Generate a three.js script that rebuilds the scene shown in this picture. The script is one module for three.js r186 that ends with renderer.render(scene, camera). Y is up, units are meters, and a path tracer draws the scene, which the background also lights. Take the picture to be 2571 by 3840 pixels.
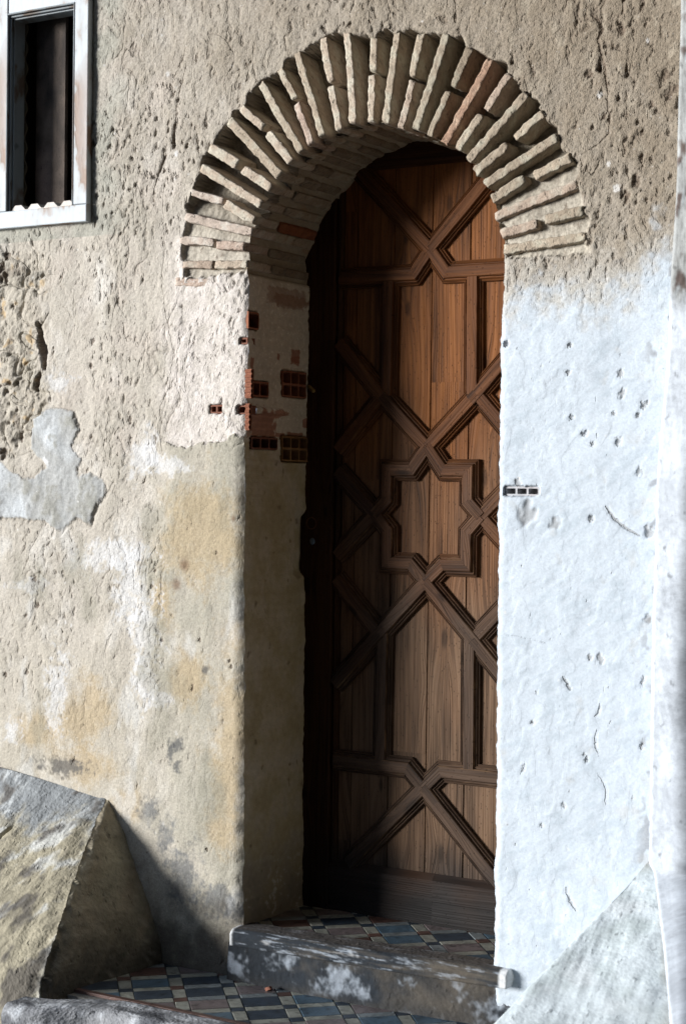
import * as THREE from 'three';
import { mergeGeometries, mergeVertices } from 'three/addons/utils/BufferGeometryUtils.js';

// ---------------------------------------------------------------- camera, sky, sun, exposure
const scene = new THREE.Scene();
const DEG = Math.PI / 180;
const camera = new THREE.PerspectiveCamera(2 * Math.atan(1920 / 6400) / DEG, 685 / 1024, 0.05, 400);
const DIST = 5, YAW = 31 * DEG;
camera.position.set(DIST * Math.sin(YAW), 1.5, DIST * Math.cos(YAW));
camera.rotation.set(-0.8 * DEG, YAW, 0.7 * DEG, 'YXZ');
scene.add(camera);
camera.focus = 5.15; camera.userData.fStop = 2.6;
camera.updateMatrixWorld(true);

const SUN = new THREE.Vector3(-0.74, 0.1, 0.66).normalize();
{ // overcast sky: an even blue grey, brighter towards the veiled sun
  const w = 256, h = 128, d = new Float32Array(w * h * 4);
  for (let j = 0; j < h; j++) for (let i = 0; i < w; i++) {
    const el = ((j + 0.5) / h - 0.5) * Math.PI, az = ((i + 0.5) / w * 2 - 1) * Math.PI;
    const v = new THREE.Vector3(Math.cos(el) * Math.cos(az), Math.sin(el), Math.cos(el) * Math.sin(az));
    const c = Math.max(0, v.dot(SUN));
    let L = el > 0 ? 0.075 + 0.02 * Math.sin(el) + 0.04 * Math.pow(c, 4) : 0.02;
    const k = (j * w + i) * 4;
    d[k] = L * 0.76; d[k + 1] = L * 0.96; d[k + 2] = L * 1.3; d[k + 3] = 1;
  }
  const t = new THREE.DataTexture(d, w, h, THREE.RGBAFormat, THREE.FloatType);
  t.mapping = THREE.EquirectangularReflectionMapping; t.magFilter = THREE.LinearFilter; t.minFilter = THREE.LinearFilter;
  t.needsUpdate = true;
  scene.background = t; scene.environment = t;
}
const sun = new THREE.DirectionalLight(new THREE.Color(1.0, 0.988, 0.97), 1.5);
sun.position.copy(SUN).multiplyScalar(12).add(new THREE.Vector3(0, 1.4, 0));
sun.target.position.set(0, 1.4, 0);
sun.castShadow = true; sun.shadow.radius = 36;
sun.shadow.mapSize.set(2048, 2048);
Object.assign(sun.shadow.camera, { left: -4, right: 4, top: 4, bottom: -4, near: 1, far: 30 });
scene.add(sun, sun.target);
const renderer = new THREE.WebGLRenderer({ antialias: true });
renderer.toneMapping = THREE.LinearToneMapping;
renderer.toneMappingExposure = 5.7;
renderer.shadowMap.enabled = true;
renderer.setSize(685, 1024);

// ---------------------------------------------------------------- noise and small helpers
function rng(seed) { let s = seed >>> 0; return () => { s = (s + 0x6D2B79F5) | 0; let t = Math.imul(s ^ (s >>> 15), 1 | s); t = (t + Math.imul(t ^ (t >>> 7), 61 | t)) ^ t; return ((t ^ (t >>> 14)) >>> 0) / 4294967296; }; }
const GX = [], GY = []; for (let k = 0; k < 16; k++) { GX.push(Math.cos(k * Math.PI / 8 + 0.2) * 1.45); GY.push(Math.sin(k * Math.PI / 8 + 0.2) * 1.45); }
function hsh(x, y, s) { let h = (Math.imul(x, 374761393) + Math.imul(y, 668265263) + Math.imul(s, 1274126177)) | 0; h = Math.imul(h ^ (h >>> 13), 1274126177); return (h ^ (h >>> 16)) >>> 0; }
const h01 = (x, y, s) => hsh(x, y, s) / 4294967296;
function n2(x, y, s = 0) { // gradient noise, about -1..1
  const ix = Math.floor(x), iy = Math.floor(y), fx = x - ix, fy = y - iy;
  const u = fx * fx * fx * (fx * (fx * 6 - 15) + 10), v = fy * fy * fy * (fy * (fy * 6 - 15) + 10);
  const a = hsh(ix, iy, s) & 15, b = hsh(ix + 1, iy, s) & 15, c = hsh(ix, iy + 1, s) & 15, d = hsh(ix + 1, iy + 1, s) & 15;
  const p = GX[a] * fx + GY[a] * fy, q = GX[b] * (fx - 1) + GY[b] * fy, r = GX[c] * fx + GY[c] * (fy - 1), t = GX[d] * (fx - 1) + GY[d] * (fy - 1);
  return (p + (q - p) * u) * (1 - v) + (r + (t - r) * u) * v;
}
function fbm(x, y, o, s) { let a = 0.55, r = 0; for (let k = 0; k < o; k++) { r += a * n2(x, y, s + k * 17); x = x * 2.03 + 5.1; y = y * 2.03 + 1.7; a *= 0.52; } return r; }
const sat = v => v < 0 ? 0 : v > 1 ? 1 : v;
const sm = (a, b, x) => { const t = sat((x - a) / (b - a)); return t * t * (3 - 2 * t); };
const lerp = (a, b, t) => a + (b - a) * t;
const mix3 = (c, d, t) => { c[0] += (d[0] - c[0]) * t; c[1] += (d[1] - c[1]) * t; c[2] += (d[2] - c[2]) * t; };
const enc = v => { v = sat(v); return 255 * (v <= 0.0031308 ? v * 12.92 : 1.055 * Math.pow(v, 1 / 2.4) - 0.055); };
const ENC = new Uint8Array(4097); for (let k = 0; k <= 4096; k++) ENC[k] = Math.round(enc(k / 4096));
const e8 = v => ENC[(sat(v) * 4096) | 0];
// where the sight line through a point of the survey photograph meets a plane of the building
function sight(px, py) { return new THREE.Vector3((px - 1285.5) / 6400, -(py - 1920) / 6400, -1).applyQuaternion(camera.quaternion); }
function onZ(px, py, z = 0) { const d = sight(px, py), o = camera.position; return d.multiplyScalar((z - o.z) / d.z).add(o); }
function onX(px, py, x) { const d = sight(px, py), o = camera.position; return d.multiplyScalar((x - o.x) / d.x).add(o); }
const W2 = (px, py) => { const p = onZ(px, py, 0); return [p.x, p.y]; };
function tex(data, w, h, srgb, repeat = true) {
  const t = new THREE.DataTexture(data, w, h, THREE.RGBAFormat, THREE.UnsignedByteType);
  t.magFilter = THREE.LinearFilter; t.minFilter = THREE.LinearMipmapLinearFilter; t.generateMipmaps = true;
  t.wrapS = t.wrapT = repeat ? THREE.RepeatWrapping : THREE.ClampToEdgeWrapping;
  if (srgb) t.colorSpace = THREE.SRGBColorSpace;
  t.needsUpdate = true; return t;
}
function polyDist(P, x, y, closed = true) { // signed (inside < 0) distance to a polygon
  let best = 1e9, inside = false; const n = P.length;
  for (let i = 0, j = n - 1; i < n; j = i++) {
    const ax = P[j][0], ay = P[j][1], bx = P[i][0], by = P[i][1];
    if (closed || i > 0) { const dx = bx - ax, dy = by - ay, t = sat(((x - ax) * dx + (y - ay) * dy) / (dx * dx + dy * dy + 1e-12)), ex = x - ax - dx * t, ey = y - ay - dy * t, q = ex * ex + ey * ey; if (q < best) best = q; }
    if ((ay > y) !== (by > y) && x < (bx - ax) * (y - ay) / (by - ay) + ax) inside = !inside;
  }
  best = Math.sqrt(best); return inside ? -best : best;
}
const bbox = (P, m) => [Math.min(...P.map(p => p[0])) - m, Math.min(...P.map(p => p[1])) - m, Math.max(...P.map(p => p[0])) + m, Math.max(...P.map(p => p[1])) + m];
const taken = {};
function numbered(n) { const k = taken[n] = (taken[n] ?? -1) + 1; return k ? n + '_' + String(k).padStart(3, '0') : n; }
function tag(o, label, category, group) { o.userData = { label, category, kind: 'thing' }; if (group) o.userData.group = group; return o; }
function thing(name, label, category, pos = [0, 0, 0]) { const g = new THREE.Group(); g.name = numbered(name); g.position.set(...pos); scene.add(g); return tag(g, label, category); }
function part(name, geo, mat, parent, label) { const m = new THREE.Mesh(geo, mat); m.name = name; m.castShadow = m.receiveShadow = true; if (label) m.userData.label = label; parent.add(m); return m; }
function grid(nu, nv, f) { // f(u, v) -> {p:[x,y,z], uv:[u,v], c:[r,g,b]}
  const P = [], U = [], C = [], I = [];
  for (let j = 0; j <= nv; j++) for (let i = 0; i <= nu; i++) { const r = f(i / nu, j / nv); P.push(...r.p); U.push(...(r.uv || [i / nu, j / nv])); if (r.c) C.push(...r.c); }
  for (let j = 0; j < nv; j++) for (let i = 0; i < nu; i++) { const a = j * (nu + 1) + i, b = a + 1, c = a + nu + 1, d = c + 1; I.push(a, b, d, a, d, c); }
  const g = new THREE.BufferGeometry();
  g.setAttribute('position', new THREE.Float32BufferAttribute(P, 3)); g.setAttribute('uv', new THREE.Float32BufferAttribute(U, 2));
  if (C.length) g.setAttribute('color', new THREE.Float32BufferAttribute(C, 3));
  g.setIndex(I); g.computeVertexNormals(); return g;
}

// ---------------------------------------------------------------- survey of the opening and its brick arch
const cropL = (ox, oy) => (x, y) => [ox + x / 3.136, oy + y / 3.136];
// each row of the arch from the left springing over the crown to the right: pieces [outer x, outer y, inner x, inner y, width]
const ROWS = [
  [[659, 1057, 790, 1059, 34]],
  [[688, 993, 804, 993, 32], [806, 992, 929, 990, 33]],
  [[675, 901, 806, 910, 33], [817, 920, 921, 926, 35]],
  [[697, 812, 946, 869, 37]],
  [[716, 722, 842, 757, 30], [852, 764, 959, 828, 37]],
  [[761, 630, 985, 768, 37]],
  [[790, 555, 897, 619, 43], [914, 635, 1019, 708, 39]],
  [[863, 453, 1051, 660, 40]],
  [[908, 405, 994, 482, 33], [1007, 498, 1093, 609, 37]],
  [[978, 310, 1131, 568, 33]],
  [[1052, 260, 1110, 372, 30], [1113, 390, 1167, 538, 30]],
  [[1116, 200, 1212, 509, 30]],
  [[1212, 142, 1241, 308, 34], [1242, 325, 1276, 490, 31]],
  [[1303, 123, 1324, 461, 33]],
  [[1403, 140, 1400, 270, 33], [1394, 280, 1387, 455, 31]],
  [[1489, 122, 1446, 461, 32]],
  [[1580, 127, 1548, 289, 33], [1545, 305, 1503, 480, 31]],
  [[1676, 130, 1561, 484, 34]],
  [[1762, 178, 1700, 327, 33], [1682, 345, 1615, 509, 30]],
  [[1842, 223, 1667, 536, 34]],
  [[1912, 278, 1823, 415, 31], [1806, 434, 1718, 561, 34]],
  [[1973, 354, 1759, 600, 35]],
  [[2040, 424, 1932, 520, 34], [1903, 546, 1786, 647, 34]],
  [[2092, 516, 1821, 691, 36]],
  [[2143, 592, 2000, 663, 36], [1968, 672, 1847, 749, 37]],
  [[2163, 691, 1856, 812, 35]],
  [[2191, 790, 2045, 825, 37], [2016, 838, 1879, 876, 35]],
  [[2198, 886, 1891, 937, 35]],
];
const rowW = ROWS.map(r => r.map(([a, b, c, d, w]) => { const [ox, oy] = W2(a, b), [ix, iy] = W2(c, d); return { ox, oy, ix, iy, w: w * 0.00081 }; }));
const inner = rowW.slice(1).map(r => { const p = r[r.length - 1]; return [p.ix, p.iy]; });
const outer = [];
rowW.slice(1).forEach((r, i, all) => { // the plaster laps over the brick ends and stops short of the joints
  const q = r[0], L = Math.hypot(q.ox - q.ix, q.oy - q.iy), l = r.length > 1 ? 0.115 : L, ux = (q.ox - q.ix) / L, uy = (q.oy - q.iy) / L, k = -0.006 - 0.008 * ((i * 7) % 5) / 5;
  outer.push([q.ox + ux * k, q.oy + uy * k]);
  if (i < all.length - 1) { const n = all[i + 1][0], j = -0.006 + 0.022 * ((i * 11 + 3) % 7) / 7, mx = (q.ox + n.ox) / 2, my = (q.oy + n.oy) / 2, dx = mx - 0.085, dy = my - 2.15, d = Math.hypot(dx, dy); outer.push([mx + dx / d * j, my + dy / d * j]); }
});
// outline of the opening, from the left foot over the arch to the right foot
const coarse = [[-0.343, -0.3], [-0.346, 0.3], [-0.35, 0.9], [-0.352, 1.5], [-0.349, 1.9], ...inner, [0.508, 2.1], [0.502, 1.9], [0.503, 1.4], [0.507, 0.8], [0.507, 0.3], [0.508, -0.3]];
const OUT = [];
{
  let s = 0;
  for (let k = 0; k < coarse.length - 1; k++) {
    const [ax, ay] = coarse[k], [bx, by] = coarse[k + 1], L = Math.hypot(bx - ax, by - ay), n = Math.max(1, Math.round(L / 0.006));
    for (let i = 0; i < n; i++) {
      const t = i / n, x = lerp(ax, bx, t), y = lerp(ay, by, t), right = x > 0.3 && y < 2.2, q = s + t * L;
      const j = (right ? 0.0075 : 0.006) * fbm(q * 11, right ? 3 : 8, 4, 5) + (right ? 0.003 : 0.0022) * n2(q * 70, 1, 9);
      const nx = -(by - ay) / L, ny = (bx - ax) / L; OUT.push([x + nx * j, y + ny * j]);
    }
    s += L;
  }
  OUT.push(coarse[coarse.length - 1]);
}
const OUTS = [0]; for (let k = 1; k < OUT.length; k++) OUTS.push(OUTS[k - 1] + Math.hypot(OUT[k][0] - OUT[k - 1][0], OUT[k][1] - OUT[k - 1][1]));
const OPEN = OUT; // closed by its foot line, below the floor
// ring of recessed mortar behind the bricks
const RING = [[-0.585, 2.148], ...outer, [0.765, 2.142], [0.515, 2.142], ...inner.slice().reverse(), [-0.35, 2.15]];
const WIN = { x0: -1.302, x1: -1.008, y0: 2.4, y1: 3.05 };

// ---------------------------------------------------------------- the wall: relief and colour, computed once on a fine grid
const X0 = -1.6, X1 = 1.2, Y0 = -0.12, Y1 = 3.3, TH = 2048, TW = 1676;
const sx = (X1 - X0) / (TW - 1), sy = (Y1 - Y0) / (TH - 1);
const H = new Float32Array(TW * TH), DK = new Float32Array(TW * TH), SPK = new Float32Array(TW * TH), GRIT = new Float32Array(TW * TH);
const CEM = new Float32Array(TW * TH), RNG = new Float32Array(TW * TH);
const R = rng(20240611);
function stamp(arr, x, y, rx, ry, ang, v, hard = 0.5, rough = 0.35) {
  const ca = Math.cos(ang), sa = Math.sin(ang), r = Math.max(rx, ry) * 1.4, sd = (R() * 1e6) | 0;
  const i0 = Math.max(0, Math.floor((x - r - X0) / sx)), i1 = Math.min(TW - 1, Math.ceil((x + r - X0) / sx)), j0 = Math.max(0, Math.floor((y - r - Y0) / sy)), j1 = Math.min(TH - 1, Math.ceil((y + r - Y0) / sy));
  for (let j = j0; j <= j1; j++) for (let i = i0; i <= i1; i++) {
    const dx = X0 + i * sx - x, dy = Y0 + j * sy - y, a = (dx * ca + dy * sa) / rx, b = (-dx * sa + dy * ca) / ry;
    const d = Math.sqrt(a * a + b * b) + rough * n2(a * 1.7 + sd, b * 1.7, 3);
    if (d < 1) { const k = j * TW + i, w = 1 - sm(hard, 1, d), t = v * w; if (Math.abs(t) > Math.abs(arr[k])) arr[k] = t; }
  }
}
const PIT = new Float32Array(TW * TH);
function crack(pts, r, depth) {
  for (let k = 0; k < pts.length - 1; k++) {
    const [ax, ay] = W2(...pts[k]), [bx, by] = W2(...pts[k + 1]), L = Math.hypot(bx - ax, by - ay), n = Math.ceil(L / 0.003);
    for (let i = 0; i < n; i++) {
      const t = i / n, q = lerp(ax, bx, t), p = lerp(ay, by, t), o = 0.007 * fbm(p * 40 + k, q * 40, 3, 31);
      const rr = (Array.isArray(r) ? lerp(r[k], r[k + 1], t) : r) * (0.75 + 0.6 * Math.abs(n2(p * 60, q * 60, 32)));
      stamp(PIT, q + o, p + o * 0.4, rr, rr * 1.5, 0, -depth, 0.35, 0.3);
    }
  }
}
crack([[700, 230], [681, 305], [662, 399], [655, 470], [650, 530]], [0.0015, 0.002, 0.003, 0.003, 0.006], 0.006);
crack([[652, 470], [648, 555]], [0.005, 0.007], 0.01);
crack([[618, 580], [590, 653], [578, 705], [570, 760]], [0.006, 0.005, 0.002, 0.001], 0.008);
crack([[611, 705], [615, 846], [611, 940], [606, 1080], [630, 1224], [654, 1315], [636, 1454], [600, 1527], [600, 1618], [612, 1709]], 0.0017, 0.004);
crack([[139, 1218], [145, 1260], [158, 1315], [170, 1382]], [0.008, 0.013, 0.016, 0.007], 0.03);
crack([[150, 1395], [140, 1436], [128, 1465]], [0.006, 0.011, 0.006], 0.02);
crack([[2215, 55], [2250, 83], [2258, 110], [2241, 144], [2264, 244], [2269, 310], [2283, 433], [2280, 499], [2244, 538], [2180, 580]], [0.003, 0.005, 0.006, 0.003, 0.005, 0.003, 0.002, 0.002, 0.002, 0.001], 0.008);
crack([[1857, 2382], [1943, 2385], [2050, 2414]], 0.0011, 0.003);
crack([[2270, 1900], [2300, 1945], [2350, 1985], [2400, 2010]], [0.002, 0.005, 0.004, 0.002], 0.008);
crack([[2110, 2540], [2125, 2570], [2140, 2590]], [0.002, 0.005, 0.002], 0.008);
crack([[2250, 2640], [2238, 2680], [2225, 2690]], [0.002, 0.003, 0.001], 0.006);
crack([[2235, 2740], [2232, 2790], [2245, 2840]], [0.002, 0.003, 0.001], 0.006);
crack([[2120, 3330], [2135, 3380], [2160, 3420]], [0.002, 0.004, 0.002], 0.007);
crack([[2240, 2900], [2270, 2960], [2270, 3020]], [0.001, 0.003, 0.002], 0.005);
for (const [px, py, r, d] of [[2137, 1295, 9, 9], [2130, 1397, 9, 8], [2330, 1475, 15, 7], [2410, 1520, 12, 8], [2140, 1566, 9, 8], [2190, 1625, 12, 9], [2220, 1665, 8, 8], [2315, 1655, 14, 7], [2425, 1510, 8, 8], [2215, 1945, 12, 8], [2430, 1995, 20, 9], [2395, 1770, 15, 6], [2210, 2465, 10, 6], [2250, 2470, 18, 5], [2430, 2320, 18, 5], [1994, 2710, 7, 8], [2190, 2830, 7, 6], [2030, 3095, 7, 6], [2113, 3020, 10, 6], [2300, 1550, 8, 8], [2390, 1555, 8, 9], [2325, 1400, 14, 6], [2380, 680, 20, 10], [2345, 735, 18, 12], [2205, 275, 15, 11], [2245, 255, 10, 10], [2326, 115, 16, 9], [2490, 280, 18, 9], [2505, 350, 20, 9], [2530, 330, 15, 9], [2440, 390, 12, 8], [2220, 478, 8, 8], [485, 1575, 14, 8], [338, 1370, 12, 8], [345, 1280, 14, 6], [420, 1070, 10, 7], [475, 960, 8, 7], [40, 1150, 12, 10], [15, 1040, 25, 18], [8, 1000, 22, 16], [25, 960, 18, 14], [70, 1640, 16, 14], [115, 1625, 14, 14], [10, 1700, 25, 16], [775, 3187, 9, 9], [860, 2480, 7, 6], [868, 2500, 9, 7], [750, 2400, 9, 6], [570, 2200, 9, 7], [585, 2140, 8, 6], [130, 2170, 14, 7], [140, 2270, 14, 6], [20, 2530, 13, 7], [100, 2520, 14, 6], [610, 2400, 10, 6], [1940, 1810, 15, 6], [1980, 1930, 40, 7], [2080, 1960, 25, 6], [1895, 1290, 12, 14]]) {
  const [x, y] = W2(px, py); stamp(PIT, x, y, r * 0.00085, r * 0.0011, R() * 0.6 - 0.3, -d * 0.001, 0.3, 0.5);
}
const CEMENT = [[300, 1215], [380, 1205], [450, 1230], [482, 1350], [450, 1450], [490, 1530], [470, 1640], [560, 1610], [650, 1690], [640, 1760], [570, 1850], [560, 1900], [460, 1890], [380, 1970], [330, 1930], [170, 1880], [-60, 1890], [-60, 1530], [20, 1570], [80, 1625], [200, 1640], [290, 1570], [190, 1470], [205, 1280]].map(([x, y]) => W2(x / 1.6505, 800 + y / 1.6505));
const CEMB = bbox(CEMENT, 0.03), RINGB = bbox(RING, 0.03), OPENB = bbox(OPEN, 0.05);
const RENDER_EDGE = [[905, 1668], [880, 1665], [845, 1668], [838, 1710], [800, 1690], [735, 1690], [650, 1705], [610, 1760]].map(p => W2(...p));
const br0 = (x, y) => sat(0.42 + 0.45 * x + 0.55 * (y - 2.3));
const pitAmount = (x, y) => {
  let a = 0.75 + 0.35 * sm(1.9, 2.6, y) + 0.3 * sm(0.1, 0.9, x) * sm(2, 2.4, y);
  if (x > 0.45) a *= lerp(0.3, 1, sm(1.92, 2.1, y));
  if (x < -0.3) a *= Math.min(lerp(0.3, 1, Math.max(sm(1.6, 1.66, y), sm(-0.62, -0.7, x))), lerp(0.35, 1, sm(0.6, 1.2, y)));
  return a;
};
const RUB = (x, y) => sm(-1.1, -1.2, x + 0.06 * n2(y * 7, 3, 71)) * sm(1.55, 1.68, y) * sm(2.34, 2.2, y);
// random pits
for (let k = 0; k < 3000; k++) {
  const x = lerp(X0, X1, R()), y = lerp(Y0, Y1, R()), a = pitAmount(x, y), u = R();
  if (u > a * 0.8) continue;
  const big = R() < 0.1, r = (big ? 0.006 : 0.0022) * (0.6 + 0.9 * R());
  stamp(PIT, x, y, r * 0.8, r * (1.2 + 2.2 * R()), -0.25 + 0.6 * (R() - 0.5), -(big ? 0.0065 : 0.0035) * (0.5 + R()), 0.2, 0.9);
}
for (let k = 0; k < 5200; k++) { const gx = lerp(X0, X1, R()), gy = lerp(Y0, Y1, R()), gr = 0.0016 * (0.6 + 1.2 * R()); if (R() < pitAmount(gx, gy)) stamp(GRIT, gx, gy, gr * 0.8, gr * (1 + R()), -0.3, 0.5 + 0.5 * R(), 0.3, 0.7); }
for (let k = 0; k < 5200; k++) { // lime grains
  const x = lerp(X0, X1, R()), y = lerp(Y0, Y1, R()), b = R() < 0.03 ? 0.005 : 0.0014 * (0.6 + R());
  stamp(SPK, x, y, b, b * (0.8 + 0.5 * R()), R() * 3, 0.35 + 0.6 * R(), 0.4, 0.5);
}
for (const [px, py, r] of [[628, 277, 11], [660, 575, 13], [245, 2335, 8], [265, 2345, 7], [545, 2920, 9], [660, 2750, 10], [735, 1475, 12], [780, 1450, 10], [880, 1285, 10], [830, 1225, 8], [2280, 615, 10], [2310, 705, 16], [2245, 352, 12], [2425, 150, 8], [565, 2860, 6], [610, 3090, 8]]) { const [x, y] = W2(px, py); stamp(SPK, x, y, r * 0.0008, r * 0.001, 0, 0.9, 0.5, 0.4); }

const WALLRGB = new Uint8Array(TW * TH * 4);
const ell = (x, y, px, py, rx, ry) => { const c = W2(px, py); return Math.hypot((x - c[0]) / (rx * 0.00085), (y - c[1]) / (ry * 0.0008)); };
const OCHRE = [[310, 2680, 190, 150], [860, 2800, 110, 480], [300, 2870, 200, 90], [600, 2250, 90, 130], [130, 2730, 110, 90], [480, 3020, 80, 90], [700, 2550, 100, 120], [760, 2000, 220, 260]];
const WHITE = [[545, 2370, 75, 120], [530, 2560, 60, 80], [600, 2620, 40, 30], [500, 2200, 90, 120], [45, 2740, 35, 40], [210, 2600, 50, 140], [640, 1745, 60, 28], [520, 1720, 50, 70], [90, 2190, 90, 25], [230, 1440, 60, 40], [560, 1690, 30, 60], [420, 2080, 150, 60]];
const SOOT = [[150, 1025, 55, 40], [120, 1045, 60, 50], [770, 2060 + 455, 22, 22], [185, 1010, 20, 40], [640, 2820, 20, 60], [665, 2870, 18, 30], [660, 2790, 40, 40], [240, 2870, 120, 40]];
const DAMP = [[700, 3280, 110, 120], [820, 3370, 100, 90], [620, 3130, 60, 90], [880, 3420, 60, 60], [560, 3040, 60, 60]];
const RUST = [[697, 2117, 22, 28], [668, 2190, 22, 26], [880, 1945, 10, 16]];
for (let j = 0; j < TH; j++) for (let i = 0; i < TW; i++) {
  const k = j * TW + i, x = X0 + i * sx, y = Y0 + j * sy;
  const inOpen = x > -0.3 && x < 0.46 && y < 2.1;
  if (inOpen) continue;
  const wa = n2(x * 8, y * 8, 1), wb = n2(x * 8 + 40, y * 8, 2), wc = fbm(x * 30, y * 30, 3, 3);
  const f1 = fbm(x * 5.5, y * 4.5, 3, 11), f2 = fbm(x * 26, y * 22, 3, 21), f3 = fbm(x * 95, y * 80, 2, 31), f4 = n2(x * 310, y * 300, 41), f5 = n2(x * 160 + 9, y * 150, 43);
  const amt = pitAmount(x, y), rub = RUB(x, y);
  const ww = x > 0.4 ? 1 - sm(1.93, 2.1, y - 0.06 * wa - 0.1 * wc - 0.13 * sm(0.88, 0.95, x) + 0.05 * sm(0.62, 0.5, x)) : 0;
  const panel = x < -0.3 ? (1 - sm(-0.0025, 0.0025, y - 1.632 + 0.012 * wa + 0.014 * wc + 0.006 * f3 - 0.02 * sm(-0.44, -0.38, x))) * sm(-0.74, -0.6, x + 0.05 * wb + 0.02 * wc) : 0;
  const smooth = x < -0.3 ? Math.max(panel, sm(1.25, 0.55, y + 0.1 * wa)) : 0;
  const jambWhite = (1 - panel) * sm(1.2, 1.6, y) * sm(-0.72, -0.58, x + 0.05 * wa) * (x < -0.2 ? 1 : 0) * (1 - sm(2.12, 2.42, y + 0.06 * wb));
  // relief
  const calm = 1 - 0.55 * ww, trowel = ww > 0 ? fbm((x * 0.85 + y * 0.5) * 15, (y * 0.85 - x * 0.5) * 46, 3, 67) : 0; let h = 0.008 * f1 * (1 - 0.4 * ww) + calm * (0.003 * f2 * (0.4 + 0.6 * amt) + 0.0019 * f3 * (0.25 + 0.8 * amt) + (0.0011 * f4 + 0.0009 * f5) * (0.35 + amt));
  const rg = fbm(x * 62 + wa * 0.7, y * 30 + x * 12, 4, 51), rg2 = fbm(x * 150, y * 88 + x * 20, 3, 57);
  const grp = sm(-0.25, 0.35, fbm(x * 4 + 2, y * 3, 3, 65)), pm = sm(0.22, 0.4, rg) * amt * (0.35 + 0.9 * grp), pm2 = sm(0.28, 0.5, rg2) * amt * (0.4 + 0.7 * grp);
  const rg3 = Math.abs(fbm(x * 15 + 0.5 * wb, y * 8, 4, 63)), rid = sm(0.09, 0.0, rg3) * sm(0.0, 0.35, f1 + 0.1) * amt;
  h -= 0.0066 * pm * (1 - 0.6 * ww) + 0.0034 * pm2 * (1 - 0.5 * ww) + 0.005 * rid * (1 - 0.6 * ww);
  if (ww > 0) h += ww * (0.0015 + 0.001 * trowel + 0.001 * sm(0.05, 0.12, fbm(x * 11, y * 8, 3, 69)));
  if (rub > 0) { // bare rubble masonry
    const v = fbm(x * 8 + 0.5 * wa, y * 10 + 0.4 * wb, 2, 61); h += rub * (0.02 * v - 0.012 * sm(0.07, 0.0, Math.abs(v - 0.05)) + 0.007 * f2 + 0.003 * f3 - 0.008 - 0.006 * pm);
  }
  h += 0.008 * panel * sm(0.7, 1.3, y) + 0.002 * panel * sm(1.55, 1.63, y);
  let pit = PIT[k];
  h += pit;
  let dirt = 0.75 * sm(0.0006, 0.006, -pit) + 0.34 * pm + 0.25 * pm2 + 0.3 * rid;
  // cement patch, standing proud of the plaster
  let cem = 0;
  if (x > CEMB[0] && x < CEMB[2] && y > CEMB[1] && y < CEMB[3]) {
    const d = polyDist(CEMENT, x + 0.016 * wc + 0.012 * f2 + 0.006 * f3, y + 0.016 * wb + 0.012 * f2 - 0.006 * f3);
    cem = 1 - sm(-0.005, 0.005 + 0.006 * Math.abs(wb), d);
    if (d < 0.02) { h = lerp(h, 0.006 * f1 + 0.004 + 0.009 * wa + 0.005 * f2 + 0.0008 * f3 - 0.002 * pm, cem); h += -0.007 * sm(0.018, 0.004, d) * (1 - cem) * (0.4 + 0.8 * Math.max(0, wb)); dirt = lerp(dirt, 0.15 * sm(0.1, 0.5, rg2), cem) + 0.5 * sm(0.012, 0.003, d) * (1 - cem) * sat(0.5 + wb); }
  }
  CEM[k] = cem;
  // mortar bed between the arch bricks
  let ring = 0;
  if (x > RINGB[0] && x < RINGB[2] && y > RINGB[1] && y < RINGB[3]) {
    const d = polyDist(RING, x + 0.006 * wc, y + 0.006 * wa);
    ring = 1 - sm(-0.006, 0.006, d + 0.014 * f2 + 0.004 * f3 + 0.006 * wc);
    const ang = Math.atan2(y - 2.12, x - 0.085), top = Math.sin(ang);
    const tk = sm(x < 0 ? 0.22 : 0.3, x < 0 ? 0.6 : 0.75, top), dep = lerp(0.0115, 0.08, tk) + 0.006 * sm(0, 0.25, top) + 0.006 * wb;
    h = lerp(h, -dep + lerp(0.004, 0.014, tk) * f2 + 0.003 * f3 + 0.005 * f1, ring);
    if (ring < 0.5) h += 0.006 * sm(0.04, 0.0, d) * (0.4 + f2 + 0.6 * wb) * (1 - ring);
  }
  RNG[k] = ring;
  H[k] = h;
  // colour (real-world albedo, linear)
  const br = sat(0.42 + 0.45 * x + 0.55 * (y - 2.3) + 0.16 * wa + 0.12 * f2);
  const c = [0.51, 0.465, 0.4];
  mix3(c, [0.36, 0.33, 0.27], sat(0.35 + 1.1 * f1 + 0.5 * f2) * 0.6); mix3(c, [0.62, 0.585, 0.53], 0.75 * sm(0.08, 0.42, fbm(x * 6 + 9, y * 4.2 + 3, 5, 15)) * (1 - br0(x, y)));
  mix3(c, [0.21, 0.167, 0.118], br * 0.9); mix3(c, [0.36, 0.31, 0.24], br * 0.6 * sm(0.15, 0.45, fbm(x * 22 + 5, y * 16, 4, 17)));
  if (y > 2.3 && x < -0.75) mix3(c, [0.34, 0.34, 0.29], sm(-0.82, -0.9, x + 0.05 * wb) * 0.7);
  if (x < -0.6 && y > 1.6) mix3(c, [0.5, 0.44, 0.38], 0.45 * sm(-0.1, 0.5, wb));
  mix3(c, [0.66, 0.605, 0.56], jambWhite * sat(0.72 + 0.7 * f2));
  if (smooth > 0) { mix3(c, [0.42, 0.38, 0.29], smooth * 0.35); mix3(c, [0.36, 0.34, 0.275], panel * 0.75 * sat(0.65 + f1 + 0.5 * wb)); }
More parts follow.
